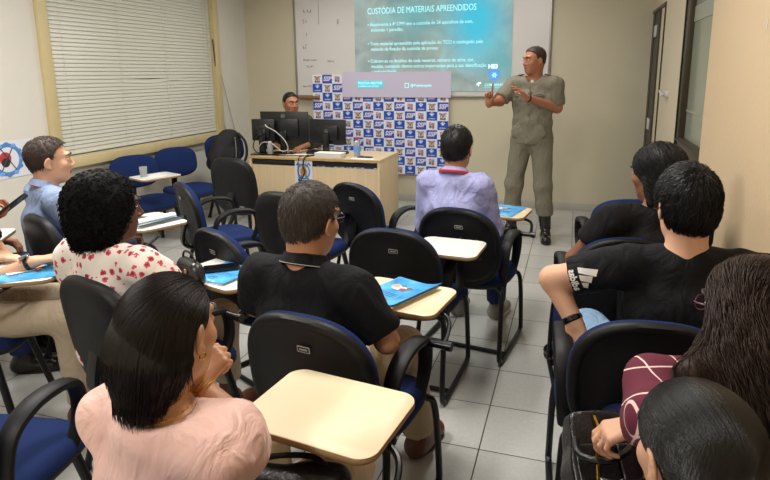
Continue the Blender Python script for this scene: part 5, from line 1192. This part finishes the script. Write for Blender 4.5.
LONG = F
# woman with the ponytail
F = Fig('person', 'woman with sleek black hair in a ponytail, cropped by the bottom right edge', None, Y(c_bun, 6), headR=(10, 10, 0), head_at=at(694, 456, .95), fem=True, w=.98,
        J=dict(shL=(-.17, .0, .80), shR=(.17, .0, .80), neck=(0, .0, .855), chest=(0, 0, .72), waist=(0, 0, .63), elL=(-.2, .1, .62), elR=(.2, .1, .62), wrL=(-.1, .25, .62), wrR=(.1, .25, .62), knL=(-.1, .34, .5), knR=(.1, .34, .5), anL=(-.1, .30, .1), anR=(.1, .30, .1), toL=(-.1, .45, .035), toR=(.1, .45, .035)))
F.body(MAT['skin_light'], hh=.0045); F.face(); F.shirt(MAT['denim'], sleeve=1.7, h=.011, name='shirt'); F.trousers(MAT['black_cotton']); F.shoes(MAT['boot'])
Hp = [ell((0, -.016, .040), (.083, .104, .087), k=.02), ell((0, -.050, -.016), (.068, .062, .064), k=.03), ell((0, .125, -.03), (.080, .068, .11), k=.012, op='s'), ell((.085, .01, -.035), (.026, .040, .050), k=.008, op='s'), ell((-.085, .01, -.035), (.026, .040, .050), k=.008, op='s')]
tie = (.0, -.112, .0); Hp2 = Hp+[ell(tie, (.020, .028, .020), k=.02)]
P = xf(Hp2, F.HR, F.H); V1, F1 = iso_mesh(P, .0055); lv = (V1-F.H) @ F.HR; Rr = F.HR; tgt = F.hp((0, -.125, 0))
tp = V1[(lv[:, 1] < .09)]; N = 5200; sd = tp[RNG.integers(0, len(tp), N)]+RNG.normal(0, .002, (N, 3))
PP = trace(P, sd, lambda Q, i: (tgt-Q)/(np.linalg.norm(tgt-Q, axis=1, keepdims=True)+.008), 18, .0085, .0012); V2, F2 = strands_mesh(PP, RNG.uniform(.0005, .0011, N), 3)
pt = [F.hp((0, -.135, .0)), F.hp((0, -.165, -.03)), F.hp((0, -.165, -.12)), F.hp((0, -.14, -.22))]; pr_ = [cap(pt[0], pt[1], .018, .026, k=.02), cap(pt[1], pt[2], .026, .030, k=.02), cap(pt[2], pt[3], .030, .012, k=.02)]
V3, F3 = iso_mesh(pr_, .006); V2, F2 = np.concatenate([V2, V3]), np.concatenate([F2, F3+len(V2)])
iso_plus('ponytail_hair', V1, F1, V2, F2, MAT['hair_sleek'], F.root)
mb = MB(); c = F.hp((0, -.132, .002)); mb.tube([c+(F.HR[:, 0]*math.cos(a)+F.HR[:, 2]*math.sin(a))*.019 for a in [2*PI*i/24 for i in range(24)]], .0055, 8, closed=True); mb.build('hair_tie', MAT['pink_satin'], F.root)
# person with the wristwatch (mostly outside the left edge)
F = Fig('person', 'person at the left edge in beige trousers resting a watch-wearing hand on a brochure', None, Y(c_watch), headR=(-10, 10, 0), w=1.0, head_at=(on_chair(c_watch, -.0, .02)[0], on_chair(c_watch, 0, .02)[1], 1.13))
F.J['wrR'] = F.local(at(33, 262, 2.50)); dv = F.local(at(60, 256, 2.53))-F.J['wrR']; F.J['elR'] = F.local(at(-22, 285, 2.45)); F.J['wrL'] = F.local(at(-12, 262, 2.6))
dl = F.local(at(26, 252, 2.62))-F.J['wrL']; F.J['anL'] = np.array((-.12, .40, .10)); F.J['toL'] = np.array((-.13, .55, .035))
F.body(MAT['skin_light'], hands=dict(R=dict(d=dv/np.linalg.norm(dv), n=(0, .1, -1), curl=(.3, .35, .4, .4, .45), fine=.0048), L=dict(d=dl/np.linalg.norm(dl), n=(0, 0, -1), curl=(.3, .4, .4, .4, .4), fine=.006)), hh=.008, h=.012, arm=(.042, .036, .025)); F.face()
F.shirt(MAT['black_cotton'], sleeve=.6, h=.013); F.trousers(MAT['beige_cotton'], h=.012); F.shoes(MAT['brown_leather']); F.short_hair(MAT['hair_black'], strands=0, h=.010)
w_ = F.J['wrR']; d_ = (w_-F.J['elR']); d_ /= np.linalg.norm(d_); a_ = np.cross(d_, (0, 0, 1)); a_ /= np.linalg.norm(a_); b_ = np.cross(a_, d_)
mb = MB(); mb.tube([w_-d_*.02+(a_*math.cos(t_)*1.1+b_*math.sin(t_))*.029 for t_ in [2*PI*i/24 for i in range(24)]], .003, 6, closed=True, flat=(tuple(d_), 3)); wt = mb.build('wristwatch', MAT['black_gloss'], F.root)
M_ = frame_to(tuple(w_-d_*.02+b_*.031), tuple(d_), tuple(a_ if np.dot(np.cross(d_, a_), b_) > 0 else -a_)); mb = MB(); mb.slab(rrect(.042, .036, .008), -.001, .008, .002, 0, M_); mb.slab(rrect(.034, .028, .006), .0078, .009, .0003, 1, M_); mb.build('watch_case', [MAT['chrome'], MAT['screen_dark']], wt)
# person with the phone (mostly outside the left edge)
F = Fig('person', 'person at the left edge holding up a dark phone', None, Y(c_phone), headR=(-10, 14, 0), head_at=(on_chair(c_phone, -.0, .02)[0], on_chair(c_phone, 0, .02)[1], 1.12))
F.J['wrR'] = F.local(at(-14, 222, 2.86)); dv = F.local(at(12, 210, 2.90))-F.J['wrR']; F.J['elR'] = F.local(at(-70, 262, 2.75))
F.body(MAT['skin_medium'], hands=dict(R=dict(d=dv/np.linalg.norm(dv), n=(-.1, .3, .9), curl=(.6, .6, .8, .9, 1.), fine=.006)), hh=.009, h=.013); F.face()
F.shirt(MAT['black_cotton'], sleeve=.6, h=.014); F.trousers(MAT['denim'], h=.014); F.shoes(MAT['boot']); F.short_hair(MAT['hair_black'], strands=0, h=.010)
p_ = at(14, 205, 2.885); phone(tuple(p_), 0, 'dark phone held up by the person at the left edge', tilt=(R_(38), R_(-20), R_(-52)))
# handbags
t = empty('handbag', (.125, 1.50, .42), R_(18), 'black leather handbag with gold zips in front of the sleek-haired woman', 'handbag')
bag = [Prim(lambda x, y, z: np.maximum(np.maximum(np.abs(x)-(.135-.16*np.maximum(z-.08, 0)), np.abs(y)-(.070-.14*z)), np.abs(z-.125)-.115)-.012+0*(x+y+z), (-.17, -.11, -.01), (.17, .11, .26), 'u', .01),
       Prim(lambda x, y, z: .0035*np.sin(38*x+24*z)*np.sin(30*z+12*y), (-9,)*3, (9,)*3, 'd', .01)]
t.rotation_euler = (R_(-42), 0, R_(18)); t.location = (.165, 1.42, .47); t.scale = (.88, .88, .88); iso_obj('bag_body', bag, MAT['black_leather'], t, .007, relax=2)
for (x0, w_) in ((-.072, .105), (.062, .125)):
    P = [Prim(lambda x, y, z, x0=x0, w_=w_: np.maximum(np.maximum(np.abs(x-x0)-w_/2, np.abs(y+.070-.10*z)-.014), np.abs(z-.085)-.062)-.008+0*(x+y+z), (x0-w_, -.11, .0), (x0+w_, .0, .17), 'u', .01)]
    pk_ = iso_obj('front_pocket', P, MAT['black_leather'], t, .006, relax=2)
    mb = MB(); mb.tube([(x0-w_*.15, -.094, .02), (x0+w_*.05, -.082, .145)], .0032, 6, flat=((1, 0, 0), 1.6)); mb.sph((x0-w_*.15, -.100, .03), .007, u=8, v=6); mb.build('zip', MAT['gold'], pk_)
for x in (-.05, .035, .10):
    mb = MB(); mb.tube(spline([(x, -.055, .235), (x+.004, -.066, .20), (x+.006, -.074, .165)], 6), .003, 6, flat=((1, 0, 0), 1.5)); mb.build('zip', MAT['gold'], t)
mb = MB(); mb.tube(spline([(-.12, -.06, .17), (-.13, -.12, .12), (-.07, -.15, .10), (.0, -.14, .13), (.05, -.08, .19)], 7), .010, 8); mb.build('handle', MAT['black_leather'], t)
mb = MB(); mb.tube(spline([(-.14, -.04, .09), (-.03, -.105, .045), (.13, -.08, .07)], 7), .005, 8, flat=((0, 0, 1), 2.)); mb.build('strap', MAT['black_leather'], t)
for (x, y_, z) in ((.045, -.09, .185), (-.02, -.115, .045), (.09, -.10, .062)):
    mb = MB(); mb.tube([(x+.012*math.cos(a), y_, z+.012*math.sin(a)) for a in [2*PI*i/14 for i in range(14)]], .0025, 5, closed=True); mb.build('ring', MAT['chrome'], t)
t = empty('handbag', (.065, 1.33, .36), R_(10), 'black leather pouch hanging left of the zipped handbag', 'pouch')
iso_obj('bag_body', [cap((-.05, 0, .06), (.07, 0, .06), .055, k=.03, flat=((0, 1, 0), .7)), cap((-.045, 0, .14), (.06, 0, .14), .04, k=.05, flat=((0, 1, 0), .7))], MAT['black_leather'], t, .008)
mb = MB(); mb.tube(spline([(-.045, 0, .15), (-.03, -.02, .20), (.03, -.02, .21), (.06, 0, .15)], 6), .005, 7); mb.build('strap', MAT['black_leather'], t)
t = empty('handbag', tuple(at(190, 272, 2.36)-np.array((0, 0, .05))), R_(-30), 'small black handbag with a tan tab beside the flowered blouse', 'handbag'); t.scale = (.8, .8, .8)
iso_obj('bag_body', [cap((-.07, 0, .05), (.08, 0, .05), .05, k=.03, flat=((0, 1, 0), .8)), cap((-.06, 0, .10), (.07, 0, .10), .03, k=.04)], MAT['black_leather'], t, .008)
MB().box((.05, -.045, .075), (.022, .008, .05), bev=.003).build('tab', MAT['tablet_edge'], t)
mb = MB(); mb.tube(spline([(-.08, 0, .09), (-.05, 0, .16), (.05, 0, .16), (.09, 0, .09)], 6), .006, 7); mb.build('handle', MAT['black_leather'], t)

# ------------------------------------------------------------------ the officers
ST = dict(SEAT); ST.update(pel=(0, 0, .95), waist=(0, 0, 1.09), chest=(0, 0, 1.29), neck=(0, 0, 1.475), head=(0, .02, 1.645), shL=(-.195, 0, 1.435), shR=(.195, 0, 1.435), hipL=(-.095, 0, .92), hipR=(.095, 0, .92),
          knL=(-.13, .03, .52), knR=(.14, .03, .52), anL=(-.16, -.02, .10), anR=(.17, -.02, .10), toL=(-.21, .13, .035), toR=(.24, .12, .035))
F = Fig('person', 'standing officer in grey uniform and black boots gesturing with both hands beside the slide', (-.365, 5.50, 0), R_(180-12), headR=(-38, 2, 0), base=ST, w=1.04)
# figure faces the audience: its left arm is on the right of the picture
F.J['elL'] = F.local(at(557, 108, 5.22)); F.J['wrL'] = F.local(at(527, 98, 5.02)); F.J['elR'] = F.local(at(500, 101, 5.30)); F.J['wrR'] = F.local(at(489, 103, 5.18))
F.body(MAT['skin_medium'], hands=dict(L=dict(d=F.local(at(515, 84, 4.95))-F.J['wrL'], n=(.75, .6, -.1), curl=(.2, .2, .25, .3, .45), thumb=(.9, .3, .2), fine=.0055), R=dict(d=(.0, .12, 1), n=(-.6, .8, 0), curl=(.2, .05, 1.2, 1.25, 1.3), thumb=(.5, .5, .4), fine=.0055)), hh=.0055, h=.014, arm=(.052, .047, .031), neck_r=.062)
F.face(); pk = [ell((s*.085, .118, 1.30), (.052, .014, .060), k=.01) for s in (-1, 1)]+[ell((s*.10, .115, 1.02), (.058, .016, .066), k=.01) for s in (-1, 1)]+[cap((0, .128, 1.42), (0, .130, .93), .012, k=.012)]
F.shirt(MAT['uniform'], sleeve=.88, sl=.024, off=.016, neck=(.070, .075, .06), neck_off=(0, .012, .03), h=.010, fold=.0035, extra=pk, name='uniform_jacket', hem_z=.905)
F.collar(MAT['uniform'], r=.068, hgt=.03, open_=.35); F.trousers(MAT['uniform'], r=(.100, .082, .076), end=.66, fold=.005, name='uniform_trousers')
for a in 'LR': F.J['an'+a] = F.J['an'+a]
F.shoes(MAT['boot'], name='boot', high=.22)
for a in 'LR':
    kn, an = F.J['kn'+a], F.J['an'+a]; MB().tube([an+(kn-an)*.02, an+(kn-an)*.42], [.050, .060], 16).build('boot_shaft', MAT['boot'], F.root)
F.short_hair(MAT['hair_cropped'], t=.007, strands=600, sl=.008, fade=.1, h=.006)
mb = MB(); n_ = F.J['neck']; mb.sph(tuple(n_+(0, .046, -.016)), (.018, .013, .026)); mb.build('undershirt', MAT['white_cotton'], F.root)
for s in (-1, 1):
    sh = F.J['shL' if s < 0 else 'shR']; mb = MB(); M_ = Matrix.Translation(sh+np.array((-s*.045, -.0, .078))) @ Matrix.Rotation(R_(s*14), 4, 'Y'); mb.box((0, 0, 0), (.11, .05, .010), bev=.003, M=M_); mb.box((s*.02, 0, .007), (.015, .03, .004), 1, M=M_); mb.box((-s*.012, 0, .007), (.015, .03, .004), 1, M=M_); mb.build('epaulette', [MAT['uniform_dark'], MAT['gold']], F.root)
    mb = MB(); mb.tube([(s*.085+.05*math.cos(a), .131, 1.335+.018*math.sin(a)) for a in [2*PI*i/18 for i in range(18)]], .003, 5, closed=True); mb.box((s*.085, .132, 1.335), (.085, .003, .008)); mb.build('chest_patch', MAT['uniform_dark'], F.root)
for k in range(5):
    mb = MB(); mb.sph((0, .142, 1.36-.095*k), (.006, .003, .006), u=10, v=6); mb.build('button', MAT['uniform_dark'], F.root)
mb = MB(); w_ = F.J['wrL']; d_ = (w_-F.J['elL']); d_ /= np.linalg.norm(d_); a_ = np.cross(d_, (0, 0, 1)); a_ /= np.linalg.norm(a_); b_ = np.cross(d_, a_)
mb.tube([w_-d_*.012+(a_*math.cos(t_)+b_*math.sin(t_))*.033 for t_ in [2*PI*i/24 for i in range(24)]], .004, 6, closed=True, flat=(tuple(d_), 2.5)); mb.build('wristwatch', MAT['black_gloss'], F.root)
# seated officer behind the desk
oc = chair('upright', -2.98, 6.25, 180-14, 'chair of the officer behind the desk', None, (1, -1), 'office chairs', sc=SC)
F = Fig('person', 'seated officer in olive uniform behind the monitors on the desk', None, R_(180+24), headR=(26, 0, 0), head_at=at(291, 104, 6.30), w=1.04, J=dict(wrL=(-.12, .30, .80), wrR=(.12, .30, .80), elL=(-.26, .10, .82), elR=(.26, .10, .82)))
oc.location = (F.loc[0], F.loc[1]+.0, 0); oc.rotation_euler = (0, 0, R_(180+24))
F.body(MAT['skin_medium'], hh=.0065, h=.015); F.face(); F.shirt(MAT['olive_dark'], sleeve=1.6, sl=.02, h=.013, off=.012); F.collar(MAT['olive_dark'], r=.066, open_=.3)
F.trousers(MAT['olive_dark'], h=.015); F.shoes(MAT['boot']); F.short_hair(MAT['hair_black'], t=.009, strands=200, sl=.010, h=.007)

sc_ = bpy.context.scene; sc_.view_settings.view_transform = 'Standard'; sc_.view_settings.look = 'None'; sc_.view_settings.gamma = 1; sc_.view_settings.use_curve_mapping = False; sc_.view_settings.exposure = EXPO
